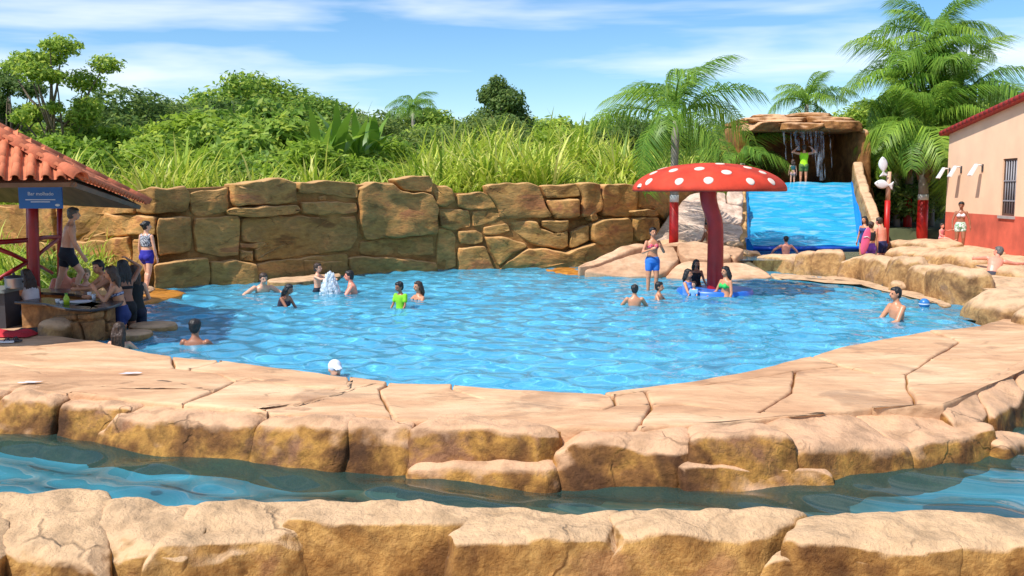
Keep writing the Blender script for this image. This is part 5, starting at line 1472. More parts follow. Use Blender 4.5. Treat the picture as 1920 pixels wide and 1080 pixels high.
def palm(px, by, zb, top, label, red_to=None, n=16, s=1.0, lean=0, trunk=.14, husk=True, name='palm_tree', Y=None, trunk_mat=None, skirt=4, seed=1):
    P = G(px, by, zb) if Y is None else Vector((D(px, 300, Y).x, Y, zb))
    T = D(px + lean, top, P.y)
    rd = random.Random(seed)
    e = empty(name, P); tag(e, label, 'palm', 'palm trees')
    zc_ = T.z - P.z; xo = T.x - P.x
    z0 = -.2
    if red_to is not None:
        zr = D(0, red_to, P.y).z - P.z; zw = zr + .22
        f = zr / zc_
        MB_ = MB(); MB_.tube([(0, 0, -.3), (xo * f, 0, zr)], [trunk * 1.15, trunk * 1.05], 16); put_local('painted_trunk', MB_.mesh('painted_trunk', M_POSTRED), e)
        MB_ = MB(); MB_.tube([(xo * f, 0, zr), (xo * f, 0, zw)], [trunk * 1.06, trunk * 1.05], 16); put_local('white_band', MB_.mesh('white_band', simple('trunk_white', srgb(206, 200, 196), .7)), e)
        z0 = zw
    f = max(0, z0) / zc_
    m_ = MB(); m_.tube([(xo * (f + (1 - f) * q), .05 * math.sin(q * 5), z0 + (zc_ - z0) * q) for q in (0, .25, .5, .75, 1)], [trunk, trunk * .95, trunk * .9, trunk * .95, trunk * .7], 12); put_local('trunk', m_.mesh('trunk', trunk_mat or M_PTRUNK), e)
    if husk:
        m_ = MB()
        for k in range(14):
            a = rd.uniform(0, 6.28); q = rd.uniform(.55, .95); c = Vector((xo * q, 0, zc_ * q)); o = Vector((math.cos(a), math.sin(a), 0))
            m_.tube([c + o * trunk * .8 + Vector((0, 0, -.3)), c + o * trunk * 1.3, c + o * (trunk + .35) + Vector((0, 0, .25)), c + o * (trunk + .4) + Vector((0, 0, -.35))], [.09, .08, .04, .015], 6)
        put_local('husk', m_.mesh('husk', M_HUSK), e)
    for k in range(n + skirt):
        if k < n:
            q = k / n; el = -.95 + 1.15 * q   # rotation about Y: negative lifts
        else: el = .65 + .2 * rd.random()
        put_local('frond', FR[rd.randint(0, 2)], e, (xo, 0, zc_ + rd.uniform(-.25, .15) * s), (rd.uniform(-.25, .25), el + rd.uniform(-.12, .12), k * 2.4 + rd.uniform(-.25, .25)), s * rd.uniform(.85, 1.1))
    return e
palm(1266, 462, .60, 226, 'slender palm with feathery arching fronds rising behind the mushroom', red_to=379, n=12, s=1.0, trunk=.13, husk=False, skirt=3, seed=2, Y=28.6)
palm(1700, 446, .36, 150, 'tall palm by the fish post with red painted trunk foot', red_to=368, n=14, s=1.15, lean=14, trunk=.16, seed=3, skirt=6)
palm(1728, 451, .36, 240, 'lower palm in the palm cluster with thick red painted trunk foot', red_to=375, n=16, s=1.1, lean=8, trunk=.19, seed=4, skirt=8)
palm(1790, 440, .36, 178, 'palm behind the corner of the peach house', n=14, s=1.2, lean=10, trunk=.15, seed=5, Y=38.5, skirt=6)
palm(1752, 440, .36, 78, 'tallest palm reaching the top of the picture at the right', n=14, s=1.1, lean=0, trunk=.15, seed=6, Y=40.0, skirt=4)
palm(1690, 440, .36, 245, 'leafy palm between the grotto and the tall palms', n=12, s=.8, lean=-14, trunk=.14, seed=8, Y=39.5, skirt=6)
palm(775, 0, 1.0, 205, 'small dark palm showing its crown above the centre thicket', n=11, s=.75, Y=60, husk=False, seed=9, skirt=0)
palm(1512, 0, 1.0, 196, 'small far palm crown right behind the grotto roof', n=12, s=.95, Y=50, husk=False, seed=10, skirt=2)
# low palm clump left of the grotto
palm(1392, 0, .6, 306, 'short palm drooping over the left corner of the grotto', n=9, s=.8, Y=38.6, husk=False, seed=11, skirt=4)
# ------------------------------------------------------------------ people
SKIN = {k: simple('skin_' + k, c, .38, .12, 9) for k, c in {'light': srgb(226, 166, 134), 'tan': srgb(204, 140, 104), 'brown': srgb(160, 104, 76), 'pink': srgb(230, 148, 122), 'dark': srgb(104, 66, 48)}.items()}
HAIRM = {k: simple('hair_' + k, c, .45, .3, 30, .4, 60) for k, c in {'black': (.012, .010, .010), 'brown': (.05, .026, .015), 'grey': (.12, .11, .10), 'blond': (.34, .22, .10), 'white': (.55, .55, .58)}.items()}
_cl = {}
def clothm(rgb):
    if rgb not in _cl: _cl[rgb] = simple('cloth_%02x%02x%02x' % rgb, srgb(*rgb), .8, .12, 9, .2, 50)
    return _cl[rgb]
def patm(name, c1, c2, sc=40):
    m, n, l, b = new_mat(name); tc = n.new('ShaderNodeTexCoord'); t = noise_node(n, l, tc.outputs['Object'], sc, 1)
    rp = ramp(n, l, t.outputs[0], [(.46, c1), (.54, c2)]); l.new(rp.outputs[0], b.inputs['Base Color']); b.inputs['Roughness'].default_value = .8
    return m
M_PAT = patm('cloth_print', srgb(60, 66, 80), srgb(190, 190, 196)); M_PAT2 = patm('cloth_print_blue', srgb(40, 50, 90), srgb(170, 170, 190)); M_PAT3 = patm('cloth_print_red', srgb(190, 30, 60), srgb(220, 120, 140)); M_PAT4 = patm('cloth_print_green', srgb(225, 232, 225), srgb(120, 170, 130), 25)
M_EYE = simple('eye_dark', (.02, .015, .012), .2); M_LIP = simple('lip', srgb(150, 70, 62), .5)
PEND = []      # (object, voxel, material) to be fused once
def fuse(mb, name, mat, parent, vox, loc):
    ob = put(name, mb.mesh(name, mat), parent)
    md = ob.modifiers.new('remesh', 'REMESH'); md.mode = 'VOXEL'; md.voxel_size = vox; md.use_smooth_shade = True
    sm = ob.modifiers.new('smooth', 'SMOOTH'); sm.factor = .5; sm.iterations = 3
    PEND.append(ob); return ob
def rcone(mb, a, b, ra, rb, n=12):
    a, b = Vector(a), Vector(b); d = b - a; L = d.length
    if L < 1e-5: return
    d /= L; pts, rr = [], []
    for k in range(4):
        t = math.pi / 2 * k / 4; pts.append(a - d * ra * math.cos(t)); rr.append(max(.0008, ra * math.sin(t)))
    pts.append(a); rr.append(ra); pts.append(a.lerp(b, .5)); rr.append((ra + rb) / 2); pts.append(b); rr.append(rb)
    for k in range(1, 5):
        t = math.pi / 2 * k / 4; pts.append(b + d * rb * math.sin(t)); rr.append(max(.0008, rb * math.cos(t)))
    mb.tube(pts, rr, n)
def ell(mb, c, r, M3, nu=16, nv=10):
    t = MB(); t.ball((0, 0, 0), r, nu, nv); mb.add([Vector(c) + M3 @ v for v in t.v], t.f)
MALE = [(-.068, .045, .045), (-.035, .083, .066), (.015, .088, .066), (.07, .080, .058), (.125, .080, .058), (.19, .094, .064), (.245, .102, .064), (.28, .086, .054), (.305, .048, .042), (.325, .034, .035)]
FEM = [(-.068, .045, .048), (-.035, .090, .072), (.015, .094, .072), (.07, .080, .058), (.125, .070, .052), (.19, .082, .058), (.245, .090, .058), (.28, .078, .050), (.305, .042, .038), (.325, .029, .031)]
STAND = dict(armL=((.22, .0, -1), (.10, .22, -1)), armR=((.22, .0, -1), (.10, .22, -1)), legL=((.05, .03, -1), (.0, -.04, -1)), legR=((.05, .03, -1), (.0, -.04, -1)))
CROUCH = dict(STAND, armL=((.5, .5, -.7), (-.1, .9, -.25)), armR=((.5, .5, -.7), (-.1, .9, -.25)), legL=((.12, .75, -.65), (.0, -.45, -.9)), legR=((.12, .75, -.65), (.0, -.45, -.9)))
SIT = dict(STAND, armL=((.2, .35, -.9), (-.1, .8, -.3)), armR=((.2, .35, -.9), (-.1, .8, -.3)), legL=((.12, .95, -.1), (.0, .05, -1)), legR=((.12, .95, -.1), (.0, .05, -1)))
def person(label, at, yaw, h, pose=STAND, lean=0, tilt=0, head=(0, 0), anchor='feet', z=0, sex='m', skin='tan', hair='short', hc='black', wear=(), child=False, face=None, group='people at the pool', **kw):
    """at: plan point; yaw 0 faces the viewer, +90 faces right; anchor: which end of the figure sits at height z"""
    pose = dict(pose, **{k: v for k, v in kw.items() if k in ('armL', 'armR', 'legL', 'legR')})
    ang = R(yaw) + math.pi
    RB = Matrix.Rotation(ang, 3, 'Z')
    RT = Matrix.Rotation(R(tilt), 3, 'Y') @ Matrix.Rotation(R(-lean), 3, 'X')
    hs = 1.28 if child else 1.0
    prof = FEM if sex == 'f' else MALE
    if child: prof = [(a, b * .95, c) for a, b, c in MALE]
    # spine stations bend from the hips upwards
    def spine(t):
        q = max(0, min(1, (t + .03) / .2)); Rq = Matrix.Rotation(R(tilt) * q, 3, 'Y') @ Matrix.Rotation(R(-lean) * q, 3, 'X')
        if t <= 0: return Vector((0, 0, t)), Rq
        p = Vector(); st = 8
        for i in range(st):
            tt = t * (i + .5) / st; qq = max(0, min(1, (tt + .03) / .2))
            p += Matrix.Rotation(R(tilt) * qq, 3, 'Y') @ Matrix.Rotation(R(-lean) * qq, 3, 'X') @ Vector((0, 0, t / st))
        return p, Rq
    neck, RN = spine(.325)
    HR = RN @ Matrix.Rotation(R(-lean * .75), 3, 'X').inverted() @ Matrix.Rotation(R(head[0]), 3, 'Z') @ Matrix.Rotation(R(-head[1]), 3, 'X')
    hc_ = neck + RN @ Vector((0, .004, .028)) + HR @ Vector((0, .012, .062 * hs))
    sh, RS = spine(.27)
    shw = .108 if sex == 'm' else .096
    if child: shw = .098
    J = {}
    for s, k in ((-1, 'L'), (1, 'R')):
        S = sh + RS @ Vector((s * shw, 0, 0)); u, f = [Vector((s * v[0], v[1], v[2])).normalized() for v in pose['arm' + k]]
        E = S + u * .168; W = E + f * .140
        Hp = Vector((s * .050, 0, -.012)); th, shn = [Vector((s * v[0], v[1], v[2])).normalized() for v in pose['leg' + k]]
        Kn = Hp + th * .240; An = Kn + shn * .225
        J[k] = (S, E, W, f, Hp, Kn, An, s, shn)
    feet = min(min(J[k][6].z for k in 'LR') - .042, -.08)
    top = (hc_ + HR @ Vector((0, 0, .066 * hs))).z
    zoff = {'feet': z - feet * h, 'head': z - top * h, 'seat': z + .068 * h}[anchor]
    O = Vector((at[0], at[1], zoff))
    if anchor == 'head':      # keep the head over the given point
        d = RB @ (Vector((hc_.x, hc_.y, 0)) * h); O -= Vector((d.x, d.y, 0))
    W3 = lambda p: O + RB @ (p * h)
    base = Vector((O.x, O.y, O.z + feet * h)); root = empty('person', base); tag(root, label, 'person', group)
    mb = MB()
    def loft(mb, t0, t1, inf, extra=None):
        ts = [t0] + [p[0] for p in prof if t0 + .006 < p[0] < t1 - .006] + [t1]
        V, F = [], []; n = 20
        for t in ts:
            rx = np.interp(t, [p[0] for p in prof], [p[1] for p in prof]) + inf; ry = np.interp(t, [p[0] for p in prof], [p[2] for p in prof]) + inf
            c, Rq = spine(t)
            for i in range(n):
                a = 2 * math.pi * i / n; ca, sa = math.cos(a), math.sin(a)
                V.append(W3(c + Rq @ Vector((rx * math.copysign(abs(ca) ** .85, ca), ry * math.copysign(abs(sa) ** .9, sa), 0))))
        for j in range(len(ts) - 1):
            for i in range(n): F.append((j * n + i, j * n + (i + 1) % n, (j + 1) * n + (i + 1) % n, (j + 1) * n + i))
        F.append(tuple(range(n - 1, -1, -1))); F.append(tuple((len(ts) - 1) * n + i for i in range(n)))
        mb.add(V, F)
    loft(mb, -.068, .325, 0)
    B3 = lambda M_: RB @ M_
    for s in (-1, 1):     # seat
        ell(mb, W3(Vector((s * .042, -.030, -.030))), Vector((.048, .048, .050)) * h * (1.12 if sex == 'f' else 1), RB)
        if sex == 'f' and not child:
            c, Rq = spine(.205); ell(mb, W3(c + Rq @ Vector((s * .040, .048, 0))), Vector((.036, .034, .036)) * h, B3(Rq))
    rcone(mb, W3(neck - RN @ Vector((0, 0, .03))), W3(hc_ - HR @ Vector((0, .012, .03))), .033 * h, .031 * h)
    # head: skull, jaw, nose, ears
    hr = Vector((.046, .056, .062)) * h * hs
    hv = lambda x, y, z_: W3(hc_ + HR @ (Vector((x, y, z_)) * hs))
    ell(mb, hv(0, -.004, .008), hr, B3(HR), 18, 12); ell(mb, hv(0, .014, -.028), Vector((.036, .040, .038)) * h * hs, B3(HR))
    rcone(mb, hv(0, .052, .006), hv(0, .064, -.014), .006 * h * hs, .0095 * h * hs, 8); ell(mb, hv(0, .046, -.038), Vector((.016, .010, .008)) * h * hs, B3(HR))
    for s in (-1, 1): ell(mb, hv(s * .047, -.004, -.004), Vector((.006, .012, .018)) * h * hs, B3(HR))
    af = .78 if sex == 'f' or child else 1.0
    for k in 'LR':
        S, E, Wr, f, Hp, Kn, An, s, shn = J[k]
        rcone(mb, W3(S), W3(E), .034 * h * af, .026 * h * af); rcone(mb, W3(E), W3(Wr), .026 * h * af, .0175 * h * af)
        rcone(mb, W3(E + f * .02), W3(E + f * .07), .028 * h * af, .024 * h * af)
        # hand
        inw = Vector((-s, 0, .1)); sd = f.cross(inw).normalized(); pn = sd.cross(f).normalized()
        if pn.dot(inw) < 0: pn = -pn
        ks = 1.0
        pc = Wr + f * .028
        Mh = Matrix((sd, f, pn)).transposed()
        ell(mb, W3(pc), Vector((.024, .032, .012)) * h, B3(Mh), 12, 8)
        for q in range(4):
            o = (q - 1.5) * .0125; fl = (.038, .046, .043, .034)[q]
            a0 = Wr + f * .050 + sd * o; a1 = a0 + f * fl * .55 + pn * .006; a2 = a1 + f * fl * .35 + pn * .016
            rcone(mb, W3(a0), W3(a1), .0058 * h, .0054 * h, 6); rcone(mb, W3(a1), W3(a2), .0054 * h, .0046 * h, 6)
        td = f * .6 + sd * (.8 if sd.y > 0 else -.8)
        a0 = Wr + f * .016 + sd * (.018 if sd.y > 0 else -.018); rcone(mb, W3(a0), W3(a0 + td.normalized() * .038 + pn * .008), .0072 * h, .0056 * h, 6)
        # leg
        lf = .94 if sex == 'm' else 1.0
        if child: lf = .86
        rcone(mb, W3(Hp + Vector((0, 0, .005))), W3(Kn), .056 * h * lf, .036 * h * lf); rcone(mb, W3(Kn), W3(An), .034 * h * lf, .022 * h * lf)
        rcone(mb, W3(Kn.lerp(An, .18) + Vector((0, -.008, 0))), W3(Kn.lerp(An, .45) + Vector((0, -.006, 0))), .032 * h * lf, .028 * h * lf)
        fd = Vector((s * .18, 1, 0)).normalized()
        fd = (fd - shn * fd.dot(shn) * .85).normalized()
        rcone(mb, W3(An + shn * .018 - fd * .022), W3(An + shn * .024 + fd * .070), .021 * h, .016 * h); rcone(mb, W3(An + shn * .026 + fd * .06), W3(An + shn * .028 + fd * .105), .019 * h, .013 * h)
    vox = .0125 if h > 1.3 else .0105
    body = fuse(mb, 'body', SKIN[skin], root, vox, O)
    # face
    if face if face is not None else abs(((yaw + head[0] + 180) % 360) - 180) < 115:
        for s in (-1, 1):
            t = MB(); ell(t, hv(s * .019, .049, .006), Vector((.0085, .005, .0055)) * h * hs, B3(HR), 8, 6); t.build('eye', M_EYE, body)
        t = MB(); ell(t, hv(0, .0525, -.030), Vector((.014, .005, .0045)) * h * hs, B3(HR), 10, 6); t.build('mouth', M_LIP, body)
    # hair
    if hair != 'none':
        t = MB(); H_ = HAIRM[hc] if not hair.startswith('cap') else clothm(kw.get('capc', (225, 225, 230)))
        if hair.startswith('cap'):
            ell(t, hv(0, -.004, .022), Vector((.052, .062, .054)) * h * hs, B3(HR)); rcone(t, hv(-.02, .050, .022), hv(-.02, .095, .012), .012 * h, .008 * h); rcone(t, hv(.02, .050, .022), hv(.02, .095, .012), .012 * h, .008 * h); rcone(t, hv(0, .05, .024), hv(0, .10, .014), .014 * h, .01 * h)
            fuse(t, 'cap', H_, root, .012, O)
        else:
            ell(t, hv(0, -.016, .018), Vector((.052, .056, .060)) * h * hs, B3(HR)); ell(t, hv(0, -.026, -.006), Vector((.048, .042, .056)) * h * hs, B3(HR)); ell(t, hv(0, .014, .046), Vector((.040, .036, .026)) * h * hs, B3(HR))
            for s in (-1, 1): ell(t, hv(s * .034, -.012, .024), Vector((.022, .040, .040)) * h * hs, B3(HR))
            if hair in ('long', 'bob'):
                L = kw.get('hl', .20 if hair == 'long' else .085)
                bk = HR @ Vector((0, -.05, 0)); dn = (RN @ Vector((0, 0, -1)) * .7 + Vector((0, 0, -1)) * .3).normalized()
                for s in (-.034, -.012, .012, .034):
                    p0 = hc_ + HR @ (Vector((s, -.034, .0)) * hs); p1 = p0 + dn * .07 + HR @ Vector((s * .3, -.022, 0)); p2 = p0 + dn * (.05 + L) + HR @ Vector((s * .5, -.030 + .01 * abs(s) / .034, 0))
                    rcone(t, W3(p0), W3(p1), .030 * h, .027 * h, 8); rcone(t, W3(p1), W3(p2), .026 * h, .012 * h, 8)
                for s in (-1, 1):
                    p0 = hc_ + HR @ (Vector((s * .046, -.006, .0)) * hs); rcone(t, W3(p0), W3(p0 + dn * min(L * .8, .12) + HR @ Vector((s * .01, -.01, 0))), .018 * h, .012 * h, 8)
            if hair == 'pony': rcone(t, hv(0, -.07, .02), hv(0, -.10, -.06), .02 * h, .014 * h); rcone(t, hv(0, -.10, -.06), hv(0, -.085, -.14), .016 * h, .006 * h)
            if hair == 'bun': ell(t, hv(0, -.074, .018), Vector((.026, .024, .026)) * h * hs, B3(HR))
            fuse(t, 'hair', H_, root, .012, O)
    # clothes
    for w in wear:
        kind, m_ = w[0], w[1]
        if isinstance(m_, tuple): m_ = clothm(m_)
        t = MB()
        if kind in ('trunks', 'shorts', 'briefs', 'skirt'):
            fr_ = {'trunks': .55, 'shorts': .38, 'briefs': .06, 'skirt': .45}[kind]; hi = {'trunks': .055, 'shorts': .075, 'briefs': .02, 'skirt': .08}[kind]
            loft(t, -.068, hi, .0085)
            for s in (-1, 1): ell(t, W3(Vector((s * .042, -.030, -.030))), Vector((.056, .056, .058)) * h * (1.12 if sex == 'f' else 1), RB)
            for k in 'LR':
                Hp, Kn = J[k][4], J[k][5]
                rcone(t, W3(Hp + Vector((0, 0, .004))), W3(Hp.lerp(Kn, fr_ * .85)), .065 * h, (.065 - .017 * fr_) * h)
            nm = {'trunks': 'swim_trunks', 'shorts': 'shorts', 'briefs': 'bikini_bottom', 'skirt': 'skirt'}[kind]
        elif kind == 'bikini':
            loft(t, .178, .212, .006)
            for s in (-1, 1):
                c, Rq = spine(.206); ell(t, W3(c + Rq @ Vector((s * .040, .050, 0))), Vector((.041, .038, .039)) * h, B3(Rq))
                a, Ra = spine(.235); b2, Rb = spine(.298); rcone(t, W3(a + Ra @ Vector((s * .042, .056, 0))), W3(b2 + Rb @ Vector((s * .045, .012, 0))), .009 * h, .009 * h, 6)
            nm = 'bikini_top'
        elif kind in ('shirt', 'vest', 'suit', 'crop'):
            lo = {'shirt': -.03, 'vest': -.045, 'suit': -.068, 'crop': .12}[kind]; loft(t, lo, .285 if kind != 'suit' else .25, .009)
            if sex == 'f' and not child:
                for s in (-1, 1):
                    c, Rq = spine(.205); ell(t, W3(c + Rq @ Vector((s * .040, .048, 0))), Vector((.044, .042, .044)) * h, B3(Rq))
            for k in 'LR':
                S, E = J[k][0], J[k][1]
                if kind == 'shirt': rcone(t, W3(S), W3(S.lerp(E, .55)), .044 * h, .040 * h)
                elif kind in ('vest', 'crop'): a, Ra = spine(.27); rcone(t, W3(a + Ra @ Vector((J[k][7] * .05, 0, 0))), W3(a + Ra @ Vector((J[k][7] * .075, 0, .012))), .03 * h, .025 * h)
            if kind == 'suit':
                for s in (-1, 1): ell(t, W3(Vector((s * .042, -.030, -.030))), Vector((.056, .056, .058)) * h, RB); a, Ra = spine(.24); b2, Rb = spine(.298); rcone(t, W3(a + Ra @ Vector((s * .042, .05, 0))), W3(b2 + Rb @ Vector((s * .05, .01, 0))), .012 * h, .012 * h, 6); rcone(t, W3(a + Ra @ Vector((s * .042, -.05, 0))), W3(b2 + Rb @ Vector((s * .05, -.01, 0))), .012 * h, .012 * h, 6)
            nm = {'shirt': 'shirt', 'vest': 'tank_top', 'suit': 'swimsuit', 'crop': 'crop_top'}[kind]
        fuse(t, nm, m_, root, vox, O)
    return root, W3, J, hc_, HR
def wat(px, py, z=0): p = G(px, py, z); return (p.x, p.y)
def zt_of(px, top, Y): return D(px, top, Y).z
def in_water(label, px, top, wy, yaw, h, **kw):
    p = G(px, wy, 0); X = D(px, top, p.y).x
    return person(label, (X, p.y), yaw, h, kw.pop('pose', CROUCH), anchor='head', z=zt_of(px, top, p.y), **kw)
def dry(label, px, top, Y, yaw, h, **kw):
    X = D(px, top, Y).x
    return person(label, (X, Y), yaw, h, kw.pop('pose', STAND), anchor='head', z=zt_of(px, top, Y), **kw)
LEANBAR = dict(armL=((.25, .75, -.7), (-.5, .9, .05)), armR=((.25, .75, -.7), (-.5, .9, .05)))
# left: by the bar
dry('shirtless man in dark shorts striding up behind the bar', 138, 390, 17.6, 118, 1.76, lean=14, skin='light', hair='short', hc='grey', wear=(('trunks', (28, 34, 48)),), legR=((.05, .55, -.85), (0, -.35, -.95)), legL=((.05, -.25, -1), (0, -.35, -1)), armR=((.15, .15, -1), (.0, .5, -.9)))
dry('woman in royal blue shorts and printed top walking on the ledge, seen from behind', 275, 415, 21.6, 160, 1.62, head=(-35, 0), sex='f', skin='light', hair='bun', hc='black', wear=(('shorts', (40, 34, 150)), ('crop', M_PAT)), legL=((.04, .28, -1), (0, -.25, -1)), legR=((.04, -.18, -1), (0, -.3, -1)))
dry('red-skinned man in a dark cap resting his arms on the far bar', 119, 493, 17.9, 22, 1.66, lean=12, skin='pink', hair='cap', capc=(70, 66, 72), **LEANBAR)
dry('fair-haired child leaning at the far side of the bar', 160, 505, 17.7, 25, 1.25, lean=10, skin='light', hair='short', hc='blond', child=True, **LEANBAR)
dry('dark-haired man leaning over the bar beside the woman in blue', 183, 489, 16.6, -50, 1.75, lean=34, head=(30, 0), skin='tan', hair='short', hc='black', armL=((.3, .9, -.45), (-.1, 1, .0)), armR=((.2, .8, -.6), (-.4, .9, .3)))
in_water('woman in blue shorts and printed bikini leaning at the bar corner', 206, 500, 622, -75, 1.66, pose=STAND, lean=14, sex='f', skin='tan', hair='long', hc='brown', hl=.10, wear=(('bikini', M_PAT2), ('shorts', (40, 56, 112))), armL=((.2, .55, -.85), (-.25, .6, .9)), armR=((.2, .7, -.75), (-.3, 1, .1)))
in_water('woman in black shorts holding up her long black hair at the bar', 229, 488, 612, -140, 1.68, pose=STAND, lean=6, sex='f', skin='brown', hair='long', hc='black', hl=.16, wear=(('trunks', (22, 24, 28)), ('bikini', (20, 20, 24))), armR=((.6, .35, .8), (-.7, -.1, .5)), armL=((.2, .5, -.9), (-.2, .9, .2)))
in_water('long-haired person in a dark wet shirt standing last at the bar', 250, 498, 606, -155, 1.66, pose=STAND, lean=12, sex='f', skin='light', hair='long', hc='brown', hl=.15, wear=(('trunks', (24, 30, 52)), ('vest', (26, 30, 30))), armL=((.2, .6, -.8), (-.2, .9, .2)), armR=((.3, .3, -.95), (-.3, .8, -.2)))
p = G(50, 604, .12)
person('woman in white tank top and denim shorts sitting at the bar behind the post', (p.x, p.y + .25), -118, 1.62, SIT, lean=16, anchor='seat', z=.13, sex='f', skin='tan', hair='long', hc='brown', wear=(('vest', (226, 220, 226)), ('shorts', (110, 136, 176))), legL=((.1, .9, .25), (0, .35, -.9)), legR=((.1, .9, .15), (0, .35, -.9)))
in_water('girl with long wet brown hair low in the water by the deck edge', 224, 605, 652, 178, 1.5, sex='f', skin='light', hair='long', hc='brown', hl=.22, wear=(('bikini', (60, 40, 40)), ('briefs', (60, 40, 40))))
in_water('dark-haired swimmer seen from behind, neck deep near the stone stools', 366, 599, 645, 176, 1.7, skin='brown', hair='short', hc='black', wear=(('trunks', (40, 44, 60)),))
in_water('swimmer in a white cap just showing over the near pool edge', 628, 676, 706, 30, 1.7, skin='light', hair='cap', capc=(216, 220, 234), wear=(('trunks', (40, 44, 60)),))
# middle of the pool
in_water('broad pale man wading with spread arms near the wall', 494, 513, 549, 25, 1.74, lean=28, head=(10, 5), skin='light', hair='short', hc='brown', armL=((.8, .4, -.5), (.5, .7, -.5)), armR=((.9, .3, -.5), (.5, .6, -.6)), wear=(('trunks', (40, 60, 110)),))
in_water('girl with dark ponytail bending in the water, facing right', 542, 534, 575, 68, 1.45, sex='f', lean=26, head=(0, 10), skin='brown', hair='bob', hc='black', hl=.10, wear=(('suit', (50, 44, 60)),), armR=((.2, .7, -.8), (0, .3, -1)), armL=((.2, .5, -.9), (0, .4, -1)))
in_water('slim boy standing in the shallows reaching towards the splash', 596, 494, 547, 70, 1.22, pose=STAND, skin='light', hair='short', hc='brown', child=True, wear=(('trunks', (24, 30, 46)),), armR=((.2, .9, -.25), (0, 1, .15)), armL=((.2, .8, -.45), (0, 1, .1)))
in_water('stocky man in profile facing the boy at the splash', 654, 508, 549, -82, 1.74, skin='pink', hair='short', hc='black', lean=10, wear=(('trunks', (40, 60, 110)),))
in_water('small child in a lime green rash top in the pool', 748, 529, 577, -28, 1.15, pose=STAND, child=True, head=(-20, 12), skin='brown', hair='short', hc='black', wear=(('shirt', (130, 205, 40)), ('trunks', (40, 44, 60))), armL=((.2, .3, -1), (0, .7, -.7)), armR=((.2, .3, -1), (0, .7, -.7)))
in_water('woman with long dark hair beside the child in lime green', 783, 528, 561, -50, 1.64, sex='f', skin='tan', hair='long', hc='brown', hl=.07, wear=(('bikini', (30, 30, 36)), ('briefs', (30, 30, 36))))
# under the mushroom
in_water('short-haired boy seen from behind in front of the mushroom', 1190, 534, 573, 178, 1.4, skin='tan', hair='short', hc='black', wear=(('trunks', (40, 60, 110)),))
in_water('child up to the neck facing right beside the standing woman', 1237, 529, 561, 62, 1.2, child=True, skin='tan', hair='short', hc='black', wear=(('trunks', (60, 40, 60)),))
dry('woman in red bikini top and bright blue shorts standing in the shallows', 1225, 427, 22.3, 12, 1.62, sex='f', skin='tan', hair='short', hc='black', wear=(('bikini', M_PAT3), ('trunks', (52, 120, 205))), armL=((.45, .1, -.9), (-.5, .6, .55)), armR=((.4, .15, -.9), (-.6, .7, .35)), legL=((.03, .12, -1), (0, -.12, -1)))
p = G(1306, 545, .09)
dry('girl with long black hair in a black swimsuit sitting behind the others', 1306, 487, 22.3, 8, 1.36, pose=SIT, sex='f', skin='brown', hair='long', hc='black', hl=.16, wear=(('suit', (22, 22, 26)),))
dry('dark-haired woman in a blue top sitting with a child on her lap', 1291, 505, 21.35, 55, 1.5, pose=SIT, sex='f', skin='tan', hair='bob', hc='black', wear=(('vest', (90, 140, 215)), ('shorts', (40, 70, 140))), armR=((.3, .5, -.8), (-.5, .9, 0)), armL=((.3, .5, -.8), (-.5, .9, 0)))
dry('toddler in light blue held on the lap under the mushroom', 1301, 528, 21.05, -40, .78, pose=SIT, child=True, skin='light', hair='short', hc='brown', wear=(('shirt', (120, 170, 230)), ('trunks', (60, 110, 190))))
dry('woman in a green bikini sitting in the water right of the stem', 1360, 500, 20.95, -62, 1.58, pose=SIT, sex='f', skin='tan', hair='bob', hc='black', hl=.09, wear=(('bikini', (50, 190, 90)), ('briefs', (210, 60, 90))), legL=((.1, 1, -.12), (0, 1, -.25)), legR=((.1, 1, -.1), (0, 1, -.2)), armL=((.3, .1, -1), (0, .4, -.9)))
# slide side
dry('person sitting on the rocks half hidden by the mushroom stem', 1326, 418, 29.3, -70, 1.6, pose=SIT, skin='brown', hair='short', hc='black', lean=12, wear=(('trunks', (30, 30, 36)),), legL=((.1, 1, -.25), (0, .9, -.4)), legR=((.1, 1, -.2), (0, .9, -.45)))
dry('boy seen from behind in the slide basin', 1474, 443, 28.8, 178, 1.4, skin='pink', hair='short', hc='black', wear=(('trunks', (40, 60, 110)),), armL=((.8, .2, -.5), (.4, .4, -.8)), armR=((.7, .2, -.6), (.5, .3, -.8)))
dry('pink-skinned man in navy shorts climbing out beside the slide', 1648, 408, 28.9, -150, 1.72, lean=14, skin='pink', hair='short', hc='brown', wear=(('trunks', (36, 40, 84)),))
dry('woman with black top and purple shorts at the foot of the slide', 1633, 416, 28.3, 176, 1.58, sex='f', skin='tan', hair='bun', hc='brown', wear=(('crop', (24, 26, 28)), ('shorts', (124, 70, 168))))
dry('dark-haired girl nearest the slide edge, carrying a pink float', 1621, 406, 29.1, -60, 1.55, sex='f', skin='tan', hair='long', hc='black', wear=(('suit', (40, 60, 120)),), armL=((.3, .2, -1), (.1, .5, -.8)))
r_ = dry('person in a lime yellow tank top with raised arms under the waterfall', 1508, 272, 37.75, 172, 1.64, skin='tan', hair='short', hc='brown', wear=(('vest', (176, 235, 30)), ('trunks', (90, 120, 60))), armL=((1, .1, .25), (-.75, .1, .75)), armR=((1, .1, .25), (-.75, .1, .75)))
dry('girl in a teal bikini beside the lime tank top at the slide head', 1487, 299, 37.7, 176, 1.05, child=True, skin='light', hair='long', hc='brown', hl=.08, wear=(('crop', (40, 90, 96)), ('briefs', (190, 150, 150))))
